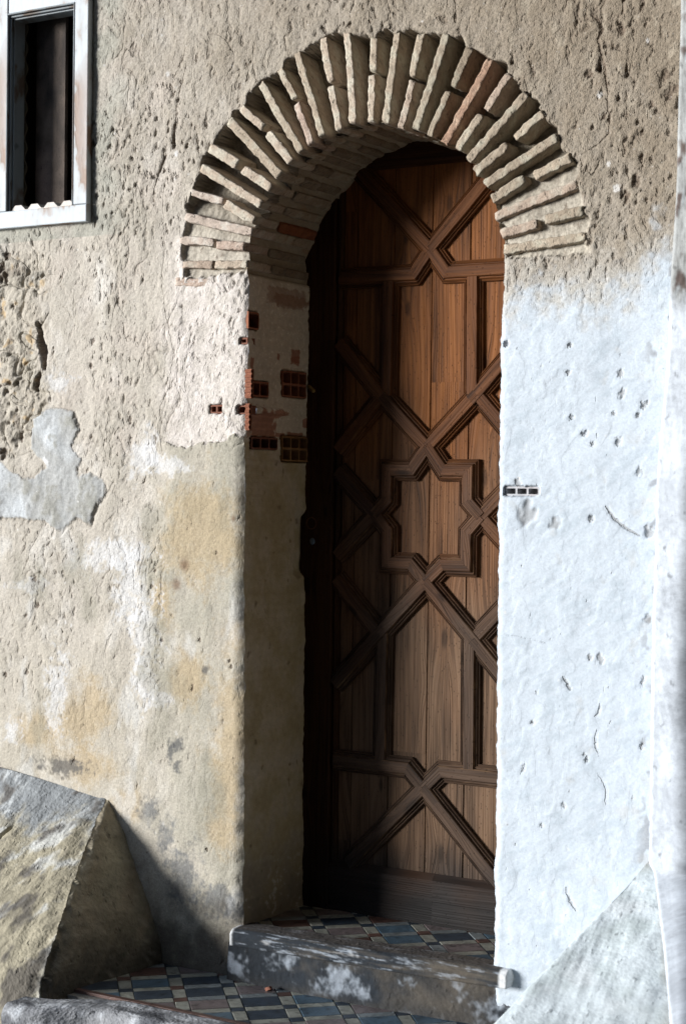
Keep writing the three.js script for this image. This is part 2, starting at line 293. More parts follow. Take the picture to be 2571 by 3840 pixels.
  if (x < -0.2 && y < 2.0) {
    for (const e of OCHRE) { const d = ell(x, y, ...e) + 0.45 * wa + 0.5 * wc + 0.3 * f3; if (d < 1.2) mix3(c, [0.42, 0.31, 0.165], 0.6 * (1 - sm(0.3, 1.2, d))); }
    for (const e of WHITE) { const d = ell(x, y, ...e) * 0.8 + 1.1 * wc + 0.5 * wb + 0.7 * f3 + 0.25 * f4; if (d < 1.1) mix3(c, [0.66, 0.66, 0.66], 0.62 * (1 - sm(0.45, 1.1, d))); }
    for (const e of RUST) { const d = ell(x, y, ...e) + 0.3 * wc; if (d < 1.4) mix3(c, [0.17, 0.1, 0.055], 0.75 * (1 - sm(0.2, 1.4, d))); }
  }
  if (y < 2.2 && x < -0.2) {
    for (const e of SOOT) { const d = ell(x, y, ...e) + 0.9 * wc + 0.5 * wb + 0.6 * f3; if (d < 1.2) mix3(c, [0.075, 0.08, 0.085], 0.75 * (1 - sm(0.3, 1.2, d))); }
    for (const e of DAMP) { const d = ell(x, y, ...e) + 0.9 * wc + 0.5 * wa + 0.5 * f3; if (d < 1.2) mix3(c, [0.13, 0.14, 0.15], 0.7 * (1 - sm(0.2, 1.2, d))); }
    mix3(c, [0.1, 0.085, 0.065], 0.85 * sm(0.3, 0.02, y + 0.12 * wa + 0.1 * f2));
    const veil = sm(0.25, 0.5, fbm(x * 7 + 3, y * 3.5, 4, 77)) * sm(1.75, 1.2, y); mix3(c, [0.62, 0.62, 0.6], veil * 0.45); mix3(c, [0.25, 0.235, 0.18], 0.55 * sm(0.12, 0.45, fbm(x * 5 + 13, y * 3 + 8, 5, 79)) * sm(1.9, 1.4, y));
  }
  if (rub > 0) { mix3(c, [0.4, 0.36, 0.29], rub * 0.6); const o = sm(0.25, 0.45, fbm(x * 16, y * 16, 3, 81)); mix3(c, [0.5, 0.33, 0.14], rub * o * 0.6); mix3(c, [0.16, 0.13, 0.1], rub * sm(0.15, 0.4, fbm(x * 12 + 7, y * 12, 3, 83)) * 0.6); }
  if (x > 0.45) mix3(c, [0.5, 0.49, 0.455], 0.75 * (1 - sm(1.98, 2.2, y + 0.05 * wa + 0.1 * wc + 0.04 * wb)));
  if (ww > 0) {
    const worn = sm(0.3, 0.62, fbm(x * 14, y * 12, 4, 91) + 0.25 * sm(0.8, 0.95, x)) * 0.4 + 0.5 * sm(0.25, 0, Math.abs(y - 3.4));
    mix3(c, [0.53, 0.592, 0.655], ww * sat(0.97 - worn * 0.8 - 0.25 * dirt)); mix3(c, [0.4, 0.465, 0.52], ww * 0.45 * sm(0.0, 0.45, trowel + 0.5 * wb)); mix3(c, [0.57, 0.63, 0.69], ww * 0.6 * sm(0.1, 0.4, fbm(x * 6 + 4, y * 4 + 1, 4, 97)));
    mix3(c, [0.16, 0.15, 0.15], ww * 0.6 * sm(0.9, 0.965, x) * sm(0.15, 0.4, fbm(x * 24, y * 18, 3, 95) + 0.35 * sm(0.14, 0.02, Math.hypot((x - 0.95) * 1.6, y - 0.56))));
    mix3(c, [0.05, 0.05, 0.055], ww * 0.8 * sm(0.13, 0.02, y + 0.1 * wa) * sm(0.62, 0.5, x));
  }
  if (cem > 0) { mix3(c, [0.36, 0.375, 0.375], cem * 0.78); mix3(c, [0.6, 0.635, 0.66], cem * 0.6 * sat(f1 * 2.6 + 0.6 * wb + 0.2)); mix3(c, [0.28, 0.27, 0.23], cem * 0.6 * sm(0.05, 0.5, wa + f2)); mix3(c, [0.7, 0.7, 0.7], cem * 0.8 * sm(0.35, 0.6, fbm(x * 13, y * 13, 4, 133))); mix3(c, [0.25, 0.25, 0.22], cem * sm(0.2, 0.55, f2 + 0.6 * wa) * 0.4); }
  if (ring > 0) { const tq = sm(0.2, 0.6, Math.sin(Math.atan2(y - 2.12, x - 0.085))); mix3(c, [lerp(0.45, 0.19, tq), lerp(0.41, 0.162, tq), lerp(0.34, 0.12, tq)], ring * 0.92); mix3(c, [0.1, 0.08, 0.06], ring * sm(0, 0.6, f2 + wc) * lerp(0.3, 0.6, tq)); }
  mix3(c, [0.12, 0.085, 0.06], sat(dirt * lerp(0.9, 0.4, ww)));
  const g = (1 + (0.17 * f3 + (0.2 + 0.12 * br) * f4 + (0.16 + 0.1 * br) * f5) * (1 - 0.55 * ww) + 0.1 * f2) * (1 - 0.5 * GRIT[k]);
  const sp = SPK[k] * (1 - ring) * (1 - smooth * 0.5);
  mix3(c, [0.72, 0.71, 0.69], sp * 0.7);
  const q = k * 4; WALLRGB[q] = e8(c[0] * g * 0.86); WALLRGB[q + 1] = e8(c[1] * g * 0.86); WALLRGB[q + 2] = e8(c[2] * g * 0.86); WALLRGB[q + 3] = 255;
}
// pockets cut for the broken hollow bricks: [x px, y px, w px, h px] on the wall face
const FACE_POCKETS = [[1953, 1842, 132, 34], [808, 1534, 50, 34], [908, 1536, 40, 36], [910, 1278, 27, 27]];
FACE_POCKETS.forEach(([px, py, w, h], q) => {
  const [ax, ay] = W2(px - w / 2, py + h / 2), [bx, by] = W2(px + w / 2, py - h / 2), nc = [3, 2, 1, 1][q], t = 0.0048, cw = (bx - ax - t * (nc + 1)) / nc, e = 0.002;
  for (let j = Math.floor((ay - 0.01 - Y0) / sy); j <= (by + 0.01 - Y0) / sy; j++) for (let i = Math.floor((ax - 0.01 - X0) / sx); i <= (bx + 0.01 - X0) / sx; i++) {
    const x = X0 + i * sx, y = Y0 + j * sy, wob = 0.0022 * n2(x * 130, y * 130, 19), k = j * TW + i;
    for (let c = 0; c < nc; c++) { const x0 = ax + t + c * (cw + t); if (x > x0 - e + wob && x < x0 + cw + e + wob && y > ay + t - e + wob && y < by - t + e - wob) { H[k] = -0.05; WALLRGB[k * 4] = 70; WALLRGB[k * 4 + 1] = 42; WALLRGB[k * 4 + 2] = 36; } }
  }
});
// box blur for the mesh; what it loses goes to the bump map
function blur(src, r) {
  const t = new Float32Array(TW * TH), o = new Float32Array(TW * TH), n = 2 * r + 1;
  for (let j = 0; j < TH; j++) { let s = 0; for (let i = -r; i <= r; i++) s += src[j * TW + Math.min(TW - 1, Math.max(0, i))]; for (let i = 0; i < TW; i++) { t[j * TW + i] = s / n; s += src[j * TW + Math.min(TW - 1, i + r + 1)] - src[j * TW + Math.max(0, i - r)]; } }
  for (let i = 0; i < TW; i++) { let s = 0; for (let j = -r; j <= r; j++) s += t[Math.min(TH - 1, Math.max(0, j)) * TW + i]; for (let j = 0; j < TH; j++) { o[j * TW + i] = s / n; s += t[Math.min(TH - 1, j + r + 1) * TW + i] - t[Math.max(0, j - r) * TW + i]; } }
  return o;
}
const HB = blur(H, 1);
const bumpPix = new Uint8Array(TW * TH * 4), BR = 0.008;
for (let k = 0; k < TW * TH; k++) { const v = Math.round(255 * sat(0.5 + (H[k] - HB[k]) / BR)); bumpPix[k * 4] = bumpPix[k * 4 + 1] = bumpPix[k * 4 + 2] = v; bumpPix[k * 4 + 3] = 255; }
const wallMat = new THREE.MeshStandardMaterial({ map: tex(WALLRGB, TW, TH, true, false), bumpMap: tex(bumpPix, TW, TH, false, false), bumpScale: BR, roughness: 0.95 });
wallMat.name = 'lime_plaster';
function heightAt(x, y) {
  const a = Math.min(TW - 1.001, Math.max(0, (x - X0) / sx)), b = Math.min(TH - 1.001, Math.max(0, (y - Y0) / sy)), i = a | 0, j = b | 0, u = a - i, v = b - j, k = j * TW + i;
  return (HB[k] * (1 - u) + HB[k + 1] * u) * (1 - v) + (HB[k + TW] * (1 - u) + HB[k + TW + 1] * u) * v;
}
const edgeDrop = (x, y) => y > 2.15 ? 0.003 : x < 0 ? lerp(0.014, 0.007, sm(1.6, 1.66, y)) * (1 + 0.5 * n2(y * 23, 1, 12)) : 0.006;
const edgeZ = (x, y) => { // height of the wall where it turns into the opening
  const z = heightAt(x, y); return Math.max(-0.115, Math.min(z, 0.016)) - edgeDrop(x, y);
};
const wall = thing('plaster_wall', 'old rough plaster wall with a brick arch, beige at left and whitewashed at lower right', 'wall');
{
  const NX = 620, NY = 758, dx = (X1 - X0) / NX, dy = (Y1 - Y0) / NY, n = (NX + 1) * (NY + 1);
  const P = new Float32Array(n * 3), UV = new Float32Array(n * 2), IN = new Uint8Array(n);
  const nearest = (x, y) => { let b = 1e9, r = null; for (let k = 0; k < OUT.length - 1; k++) { const [ax, ay] = OUT[k], [bx, by] = OUT[k + 1], ex = bx - ax, ey = by - ay, t = sat(((x - ax) * ex + (y - ay) * ey) / (ex * ex + ey * ey + 1e-12)), qx = ax + ex * t, qy = ay + ey * t, d = (x - qx) ** 2 + (y - qy) ** 2; if (d < b) { b = d; r = [qx, qy]; } } return [Math.sqrt(b), r[0], r[1]]; };
  for (let j = 0; j <= NY; j++) for (let i = 0; i <= NX; i++) {
    const k = j * (NX + 1) + i; let x = X0 + i * dx, y = Y0 + j * dy, z = heightAt(x, y);
    if (x > OPENB[0] && x < OPENB[2] && y < OPENB[3]) {
      const deep = x > -0.31 && x < 0.47 && y < 2.1;
      if (deep) IN[k] = 2;
      else {
        const [d, qx, qy] = nearest(x, y);
        if (polyDist(OPEN, x, y) < 0) { IN[k] = d > 0.012 ? 2 : 1; x = qx; y = qy; z = edgeZ(x, y); }
        else if (d < 0.035) { const wd = y < 1.64 && x < 0 ? 0.034 : 0.02, t = Math.max(0, 1 - d / wd); z -= edgeDrop(qx, qy) * t * t; if (d < 0.0025) { x = qx; y = qy; z = edgeZ(x, y); } }
      }
    }
    if (x > WIN.x0 + 0.006 && x < WIN.x1 - 0.006 && y > WIN.y0 + 0.006 && y < WIN.y1 - 0.006) IN[k] = 2;
    P.set([x, y, z], k * 3); UV.set([(x - X0) / (X1 - X0), (y - Y0) / (Y1 - Y0)], k * 2);
  }
  const lists = { plaster: [], arch_mortar: [], cement_patch: [], whitewash: [] }, all = [];
  for (let j = 0; j < NY; j++) for (let i = 0; i < NX; i++) {
    const a = j * (NX + 1) + i, b = a + 1, c = a + NX + 1, d = c + 1;
    if (IN[a] === 2 || IN[b] === 2 || IN[c] === 2 || IN[d] === 2 || (IN[a] && IN[b] && IN[c] && IN[d])) continue;
    const x = X0 + (i + 0.5) * dx, y = Y0 + (j + 0.5) * dy, k = Math.round((y - Y0) / sy) * TW + Math.round((x - X0) / sx);
    const L = CEM[k] > 0.5 ? lists.cement_patch : RNG[k] > 0.5 ? lists.arch_mortar : (x > 0.4 && y < 1.97 - 0.05 * n2(x * 8, 3, 5)) ? lists.whitewash : lists.plaster;
    L.push(a, b, d, a, d, c); all.push(a, b, d, a, d, c);
  }
  const whole = new THREE.BufferGeometry();
  whole.setAttribute('position', new THREE.BufferAttribute(P, 3)); whole.setIndex(all); whole.computeVertexNormals();
  const N = whole.attributes.normal.array;
  for (const [name, L] of Object.entries(lists)) {
    const map = new Map(), p = [], nn = [], u = [], I = L.map(v => { let q = map.get(v); if (q === undefined) { q = map.size; map.set(v, q); p.push(P[v * 3], P[v * 3 + 1], P[v * 3 + 2]); nn.push(N[v * 3], N[v * 3 + 1], N[v * 3 + 2]); u.push(UV[v * 2], UV[v * 2 + 1]); } return q; });
    const g = new THREE.BufferGeometry();
    g.setAttribute('position', new THREE.Float32BufferAttribute(p, 3)); g.setAttribute('normal', new THREE.Float32BufferAttribute(nn, 3)); g.setAttribute('uv', new THREE.Float32BufferAttribute(u, 2)); g.setIndex(I);
    part(name, g, wallMat, wall, { cement_patch: 'grey cement patch on the bare masonry', whitewash: 'bluish whitewash right of the door', arch_mortar: 'recessed mortar between the arch bricks' }[name]);
  }
}

// ---------------------------------------------------------------- the covered passage in front of the wall, open to the left
const farWall = new THREE.MeshStandardMaterial({ color: new THREE.Color().setRGB(0.07, 0.055, 0.04), roughness: 0.95 });
function slab(name, w, h, d, x, y, z) { const m = part(name, new THREE.BoxGeometry(w, h, d), farWall, scene); m.position.set(x, y, z); m.userData = { kind: 'structure' }; return m; }
slab('passage_ceiling', 8.4, 0.3, 7.6, 2.8, 4.6, 3.6);
slab('passage_wall', 0.3, 4.8, 7.6, 6.9, 2.2, 3.6);
slab('passage_wall_001', 8.2, 4.8, 0.3, 2.9, 2.2, 7.25);
slab('upper_wall', 8.6, 1.3, 0.4, 2.7, 3.3 + 0.64, -0.21);
slab('left_wall', 2.4, 4.8, 0.4, -2.79, 2.2, -0.21);
// ---------------------------------------------------------------- shared materials
function noiseTex(n, size, f, bumpF) { // tileless enough at this size: colour and bump from functions of metres
  const c = new Uint8Array(n * n * 4), b = new Uint8Array(n * n * 4);
  for (let j = 0; j < n; j++) for (let i = 0; i < n; i++) {
    // blend of shifted copies makes the square repeat without a seam
    const u = i / n, v = j / n, wx = sm(0.75, 1, u), wy = sm(0.75, 1, v), x = u * size, y = v * size;
    const g = (fn) => { let a = fn(x, y); if (wx || wy) { const p = fn(x - size, y), q = fn(x, y - size), r = fn(x - size, y - size); if (Array.isArray(a)) a = a.map((e, k) => lerp(lerp(e, p[k], wx), lerp(q[k], r[k], wx), wy)); else a = lerp(lerp(a, p, wx), lerp(q, r, wx), wy); } return a; };
    const col = g(f), h = g(bumpF), k = (j * n + i) * 4;
    c[k] = e8(col[0]); c[k + 1] = e8(col[1]); c[k + 2] = e8(col[2]); c[k + 3] = 255; b[k] = b[k + 1] = b[k + 2] = Math.round(255 * sat(h)); b[k + 3] = 255;
  }
  return [tex(c, n, n, true), tex(b, n, n, false)];
}
const [plC, plB] = noiseTex(768, 0.8, (x, y) => { const a = fbm(x * 9, y * 9, 5, 201), b = fbm(x * 60, y * 60, 3, 211), g = n2(x * 300, y * 300, 3), s = 0.78 + 0.28 * a + 0.2 * b + 0.08 * g - 0.35 * sm(0.3, 0.6, fbm(x * 40, y * 26, 3, 221)); return [s, s * 0.99, s * 0.975]; },
  (x, y) => 0.5 + 0.3 * fbm(x * 24, y * 24, 4, 231) + 0.22 * fbm(x * 110, y * 110, 3, 241) - 0.35 * sm(0.3, 0.55, fbm(x * 40, y * 26, 3, 221)));
const dirtyPlaster = new THREE.MeshStandardMaterial({ map: plC, bumpMap: plB, bumpScale: 0.007, roughness: 0.93, vertexColors: true });
const [bkC, bkB] = noiseTex(384, 0.3, (x, y) => { const a = fbm(x * 22, y * 22, 4, 301), b = fbm(x * 150, y * 150, 3, 311), s = 0.8 + 0.3 * b + 0.2 * a - 0.3 * sm(0.25, 0.5, fbm(x * 70, y * 70, 3, 341)), d = sm(-0.1, 0.35, a); return [s * lerp(0.95, 1, d), s * lerp(0.84, 0.98, d), s * lerp(0.78, 0.95, d)]; },
  (x, y) => 0.5 + 0.3 * fbm(x * 60, y * 60, 4, 321) + 0.3 * fbm(x * 260, y * 260, 2, 331) - 0.4 * sm(0.25, 0.5, fbm(x * 70, y * 70, 3, 341)));
const brickTones = [[0.52, 0.48, 0.4], [0.45, 0.415, 0.335], [0.38, 0.35, 0.28], [0.3, 0.27, 0.21], [0.4, 0.285, 0.21], [0.45, 0.395, 0.33], [0.55, 0.51, 0.455], [0.5, 0.43, 0.37], [0.26, 0.225, 0.17], [0.27, 0.1, 0.045], [0.27, 0.165, 0.07]];
const brickMat = brickTones.map(t => new THREE.MeshStandardMaterial({ map: bkC, bumpMap: bkB, bumpScale: 0.004, roughness: 0.95, color: new THREE.Color().setRGB(...t) }));
for (const n of ['left_wall', 'upper_wall']) { const o = scene.getObjectByName(n); boxUV(o.geometry, 0.8); o.material = new THREE.MeshStandardMaterial({ map: plC, bumpMap: plB, bumpScale: 0.007, roughness: 0.95, color: new THREE.Color().setRGB(0.4, 0.365, 0.31) }); }
// worn brick: a box with softened arrises and an uneven skin
function brickGeo(L, w, d, seed, r = 0.007, bend = 0) {
  let g = new THREE.BoxGeometry(L, w, d, Math.max(8, Math.round(L / 0.009)), 6, 8); g.deleteAttribute('uv'); g.deleteAttribute('normal'); g = mergeVertices(g);
  const p = g.attributes.position, uv = new Float32Array(p.count * 2), hx = L / 2, hy = w / 2, hz = d / 2, v = new THREE.Vector3(), q = new THREE.Vector3();
  for (let i = 0; i < p.count; i++) {
    v.fromBufferAttribute(p, i);
    const e = r * (0.7 + 0.5 * n2(v.x * 40, seed * 3.3, 8)), ex = e * 1.5;
    q.set(Math.max(-hx + ex, Math.min(hx - ex, v.x)), Math.max(-hy + e, Math.min(hy - e, v.y)), Math.max(-hz + e, Math.min(hz - e, v.z)));
    const dl = v.clone().sub(q), far = Math.max(Math.abs(dl.x) * e / ex, Math.abs(dl.y), Math.abs(dl.z)); if (far > 1e-6) v.copy(q).add(dl.normalize().multiply(new THREE.Vector3(ex, e, e)).multiplyScalar(far / e));
    const t = v.x * 45 + seed * 7.7;
    v.y += 0.0032 * n2(t, 1 + Math.sign(v.y) * 0.9 + seed, 5) + 0.0016 * n2(t * 3.1, v.z * 120 + Math.sign(v.y) * 2, 6) + bend * (1 - (v.x / hx) ** 2);
    v.z += 0.0026 * n2(v.x * 70 + seed, v.y * 90, 15) + 0.0014 * n2(v.x * 190 + seed, v.y * 190, 14) + 0.003 * n2(v.x * 14 + seed * 2, 0.5, 16);
    v.x += 0.004 * n2(v.y * 70 + seed, v.z * 60 + Math.sign(v.x), 17);
    p.setXYZ(i, v.x, v.y, v.z); uv[i * 2] = (v.x + v.z * 0.7) / 0.3 + seed * 0.37; uv[i * 2 + 1] = (v.y + v.z * 0.7) / 0.3 + seed * 0.71;
  }
  g.setAttribute('uv', new THREE.BufferAttribute(uv, 2)); g.computeVertexNormals(); return g;
}
// ---------------------------------------------------------------- the brick arch
const arch = new THREE.Group(); arch.name = 'brick_arch'; wall.add(arch);
const toneOf = (row, pi) => { const pal = row < 6 ? [6, 0, 7, 6] : row < 12 ? [0, 1, 6, 0] : row < 18 ? [1, 2, 1, 0] : row < 23 ? [2, 2, 1, 2] : [1, 2, 5, 1]; return pal[(h01(row, pi, 77) * 4) | 0]; };
const special = { '0,0': 7, '1,0': 5, '1,1': 0, '2,0': 6, '2,1': 7, '3,0': 6, '10,1': 7, '16,1': 5, '18,0': 3, '19,0': 4, '20,0': 5, '25,0': 5, '26,1': 5 };
rowW.forEach((pieces, row) => pieces.forEach((b, pi) => {
  const L = Math.hypot(b.ix - b.ox, b.iy - b.oy), isIn = pi === pieces.length - 1, mx = (b.ix + b.ox) / 2, my = (b.iy + b.oy) / 2, ang = Math.atan2(b.iy - b.oy, b.ix - b.ox);
  const d = 0.13, g = brickGeo(L + (isIn ? 0.004 : 0), b.w, d, row * 2.3 + pi, 0.0075, 0.004 * (h01(row, pi, 5) - 0.5));
  const m = part('brick', g, brickMat[special[row + ',' + pi] ?? toneOf(row, pi)], arch);
  m.position.set(mx, my, (row ? 0.003 : 0.002) + 0.007 * (h01(row, pi, 9) - 0.5) - d / 2 + 0.003); m.rotation.z = ang;
}));
// soffit courses behind the face bricks, over the left haunch and the crown
rowW.forEach((pieces, row) => {
  if (row < 1 || row > 26) return;
  const b = pieces[pieces.length - 1], L = Math.hypot(b.ix - b.ox, b.iy - b.oy), ux = (b.ix - b.ox) / L, uy = (b.iy - b.oy) / L, ang = Math.atan2(uy, ux);
  const cuts = h01(row, 1, 21) < 0.5 ? [-0.128, -0.34] : [-0.128, lerp(-0.19, -0.26, h01(row, 2, 22)), -0.345];
  for (let k = 0; k < cuts.length - 1; k++) {
    const d = cuts[k] - cuts[k + 1] - 0.004, rad = 0.06, tone = row === 4 ? 9 : row === 3 && k === 0 ? 1 : row === 9 && k === 1 ? 10 : [8, 3, 8, 3, 2, 8][(h01(row, k, 23) * 6) | 0];
    const g = brickGeo(rad, b.w * 1.06, d, row * 3.1 + k + 60, 0.006), m = part('brick', g, brickMat[tone], arch);
    const o = -0.03 + 0.007 * (h01(row, k, 24) - 0.3);
    m.position.set(b.ix + ux * o, b.iy + uy * o + 0.004 * (h01(row, k, 25) - 0.5), (cuts[k] + cuts[k + 1]) / 2); m.rotation.z = ang + 0.05 * (h01(row, k, 26) - 0.5);
  }
});

// ---------------------------------------------------------------- the reveal: jambs and mortar of the soffit
const JX = -0.349;
const pocketsJ = [[1101, 1443, 92, 90, 3, 2, 4], [1102, 1684, 98, 92, 3, 2, 10], [989, 1663, 100, 42, 3, 1, 9], [971, 1460, 68, 52, 2, 1, 4], [948, 1203, 42, 60, 1, 1, 4]].map(([px, py, w, h, nc, nr, tone]) => {
  const a = onX(px - w / 2, py + h / 2, JX), b = onX(px + w / 2, py - h / 2, JX); return { z0: b.z, z1: a.z, y0: a.y, y1: b.y, nc, nr, tone };
});
{
  const TWr = 256, THr = 2048, S = OUTS[OUTS.length - 1], SL = 3.6, DEP = 0.42, cpx = new Uint8Array(TWr * THr * 4), bpx = new Uint8Array(TWr * THr * 4);
  const at = s => { let k = 1; const lo = Math.min(OUT.length - 1, Math.max(1, Math.floor(s / S * OUT.length) - 60)); k = lo; while (k > 1 && OUTS[k - 1] > s) k--; while (k < OUT.length - 1 && OUTS[k] < s) k++; const t = sat((s - OUTS[k - 1]) / (OUTS[k] - OUTS[k - 1])), a = OUT[k - 1], b = OUT[k], a2 = OUT[Math.max(0, k - 4)], b2 = OUT[Math.min(OUT.length - 1, k + 3)], L = Math.hypot(b2[0] - a2[0], b2[1] - a2[1]); return [lerp(a[0], b[0], t), lerp(a[1], b[1], t), (b2[1] - a2[1]) / L, -(b2[0] - a2[0]) / L]; };
  const chips = [[1098, 1312, 16, 26, 1], [1098, 1320, 18, 10, 1], [985, 1562, 52, 50, 2], [1050, 1608, 18, 8, 1], [1105, 1608, 28, 7, 1], [1035, 1310, 5, 12, 1], [1142, 1560, 10, 20, 1], [940, 1335, 7, 22, 1], [1070, 1085, 75, 18, 3], [1085, 1105, 60, 14, 3]].map(([px, py, w, h, t]) => { const p = onX(px, py, JX), q = onX(px + w, py - h, JX); return [p.z, p.y, Math.abs(q.z - p.z), Math.abs(q.y - p.y), t]; });
  const disp = (s, z, y) => {
    const left = s < 2.55, rough = left ? sm(1.6, 1.75, y) : 1;
    let h = 0.006 * fbm(s * 8, z * 8, 3, 401) + (0.0015 + 0.002 * rough) * fbm(s * 40, z * 40, 3, 411) + 0.0006 * fbm(s * 150, z * 150, 2, 421);
    if (s > 2.47) h = h - 0.008;
    if (left && y > 1.1 && y < 1.5) h -= 0.022 * sm(1.21, 1.24, y + 0.01 * n2(z * 60, y * 30, 3)) * sm(1.43, 1.4, y) * sm(-0.285, -0.3, z + 0.006 * n2(y * 60, 2, 4));
    h *= sm(0, -0.03, z);
    if (left && y > 1.0) for (const p of pocketsJ) if (z > p.z0 + 0.002 && z < p.z1 - 0.002 && y > p.y0 + 0.002 && y < p.y1 - 0.002) h = -0.042;
    return h;
  };
  for (let j = 0; j < THr; j++) for (let i = 0; i < TWr; i++) {
    const s = j / (THr - 1) * SL, z = -i / (TWr - 1) * DEP, y = s - 0.3 + 0.002, arcing = s > 2.47, k = (j * TWr + i) * 4;
    const a = fbm(s * 9, z * 9, 4, 431), b = fbm(s * 50, z * 50, 3, 441), g = n2(s * 280, z * 280, 3), wj = n2(s * 30, z * 30, 7);
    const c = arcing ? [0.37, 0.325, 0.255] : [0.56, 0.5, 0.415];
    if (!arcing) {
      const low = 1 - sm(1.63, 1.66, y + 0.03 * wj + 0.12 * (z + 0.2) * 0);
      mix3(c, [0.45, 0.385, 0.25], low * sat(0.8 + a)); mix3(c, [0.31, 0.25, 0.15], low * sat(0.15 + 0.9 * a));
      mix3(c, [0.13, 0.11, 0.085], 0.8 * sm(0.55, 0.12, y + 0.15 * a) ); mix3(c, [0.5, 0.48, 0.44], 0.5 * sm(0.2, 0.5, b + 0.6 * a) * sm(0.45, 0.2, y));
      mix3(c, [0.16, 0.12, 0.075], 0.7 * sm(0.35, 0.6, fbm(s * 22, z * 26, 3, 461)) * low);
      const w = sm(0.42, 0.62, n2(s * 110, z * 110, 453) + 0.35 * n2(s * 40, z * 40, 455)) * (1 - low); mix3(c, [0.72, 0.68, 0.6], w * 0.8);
      for (const q of chips) { const dx = Math.abs(z - q[0]) / q[2], dy = Math.abs(y - q[1]) / q[3], d = Math.max(dx, dy) + 0.25 * wj + 0.3 * b; if (d < 1.05) { mix3(c, q[4] === 3 ? [0.24, 0.12, 0.075] : [0.29, 0.115, 0.07], (q[4] === 3 ? 0.55 : 0.85) * (1 - sm(0.85, 1.05, d))); if (q[4] === 2) mix3(c, [0.42, 0.22, 0.15], 0.6 * sm(0.1, 0.8, Math.sin(y * 330))); } }
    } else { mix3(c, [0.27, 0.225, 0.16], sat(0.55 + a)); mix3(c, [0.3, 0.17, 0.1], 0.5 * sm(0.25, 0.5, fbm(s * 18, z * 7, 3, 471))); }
    const v = 1 + 0.2 * b + 0.1 * g + 0.15 * a;
    cpx[k] = e8(c[0] * v); cpx[k + 1] = e8(c[1] * v); cpx[k + 2] = e8(c[2] * v); cpx[k + 3] = 255;
    const bb = Math.round(255 * sat(0.5 + 0.25 * fbm(s * 110, z * 110, 3, 481) + 0.12 * g)); bpx[k] = bpx[k + 1] = bpx[k + 2] = bb; bpx[k + 3] = 255;
  }
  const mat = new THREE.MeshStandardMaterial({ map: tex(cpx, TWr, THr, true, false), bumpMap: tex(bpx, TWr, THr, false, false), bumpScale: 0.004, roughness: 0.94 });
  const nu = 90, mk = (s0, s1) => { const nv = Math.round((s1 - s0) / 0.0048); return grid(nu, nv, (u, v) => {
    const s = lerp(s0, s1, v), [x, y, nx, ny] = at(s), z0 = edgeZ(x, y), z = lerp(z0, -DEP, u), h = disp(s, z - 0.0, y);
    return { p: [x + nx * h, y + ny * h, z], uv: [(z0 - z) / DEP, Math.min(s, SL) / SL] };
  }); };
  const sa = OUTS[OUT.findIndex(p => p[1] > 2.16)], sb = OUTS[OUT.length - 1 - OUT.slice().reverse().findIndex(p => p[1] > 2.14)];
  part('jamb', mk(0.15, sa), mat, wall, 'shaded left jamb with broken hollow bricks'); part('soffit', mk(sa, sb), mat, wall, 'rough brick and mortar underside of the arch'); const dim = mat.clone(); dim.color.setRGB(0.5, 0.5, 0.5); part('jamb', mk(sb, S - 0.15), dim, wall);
}
// hollow bricks: clay honeycombs seen end on
function hollowGeo(w, h, nc, nr, depth, seed) {
  const sh = new THREE.Shape(), t = 0.0054;
  const cs = [[-w / 2, -h / 2], [w / 2, -h / 2], [w / 2, h / 2], [-w / 2, h / 2]]; let q = 0;
  for (let e = 0; e < 4; e++) for (let f = 0; f < 7; f++) { const a = cs[e], b = cs[(e + 1) % 4], x = lerp(a[0], b[0], f / 7) * (1 - 0.0), y = lerp(a[1], b[1], f / 7), k = 1 - 0.05 * h01(e * 7 + f, seed, 33) * (f ? 1 : 2); q ? sh.lineTo(x * k, y * k) : sh.moveTo(x * k, y * k); q++; }
  sh.closePath();
  const cw = (w - t * (nc + 1)) / nc, ch = (h - t * (nr + 1)) / nr;
  for (let a = 0; a < nc; a++) for (let b = 0; b < nr; b++) {
    const x0 = -w / 2 + t + a * (cw + t), y0 = -h / 2 + t + b * (ch + t), r = Math.min(cw, ch) * 0.16, p = new THREE.Path();
    p.moveTo(x0 + r, y0); p.lineTo(x0 + cw - r, y0); p.quadraticCurveTo(x0 + cw, y0, x0 + cw, y0 + r); p.lineTo(x0 + cw, y0 + ch - r); p.quadraticCurveTo(x0 + cw, y0 + ch, x0 + cw - r, y0 + ch); p.lineTo(x0 + r, y0 + ch); p.quadraticCurveTo(x0, y0 + ch, x0, y0 + ch - r); p.lineTo(x0, y0 + r); p.quadraticCurveTo(x0, y0, x0 + r, y0);
    sh.holes.push(p);
  }
  const g = new THREE.ExtrudeGeometry(sh, { depth, bevelEnabled: false, curveSegments: 3 }); g.translate(0, 0, -depth);
  const bk = new THREE.BoxGeometry(w * 0.98, h * 0.98, 0.004).toNonIndexed(); bk.translate(0, 0, -depth - 0.002); return mergeGeometries([g, bk]);
}
const clay = [[0.34, 0.135, 0.075], [0.22, 0.095, 0.062], [0.3, 0.17, 0.065], [0.5, 0.545, 0.6], [0.5, 0.45, 0.41]].map(c => new THREE.MeshStandardMaterial({ map: bkC, bumpMap: bkB, bumpScale: 0.002, roughness: 0.9, color: new THREE.Color().setRGB(...c) }));
pocketsJ.forEach((p, k) => {
  const m = part('hollow_brick', hollowGeo(p.z1 - p.z0, p.y1 - p.y0, p.nc, p.nr, 0.036, k), clay[p.tone === 4 ? 0 : p.tone === 10 ? 2 : 1], wall);
  m.rotation.y = Math.PI / 2; m.position.set(JX + 0.0035, (p.y0 + p.y1) / 2, (p.z0 + p.z1) / 2);
});
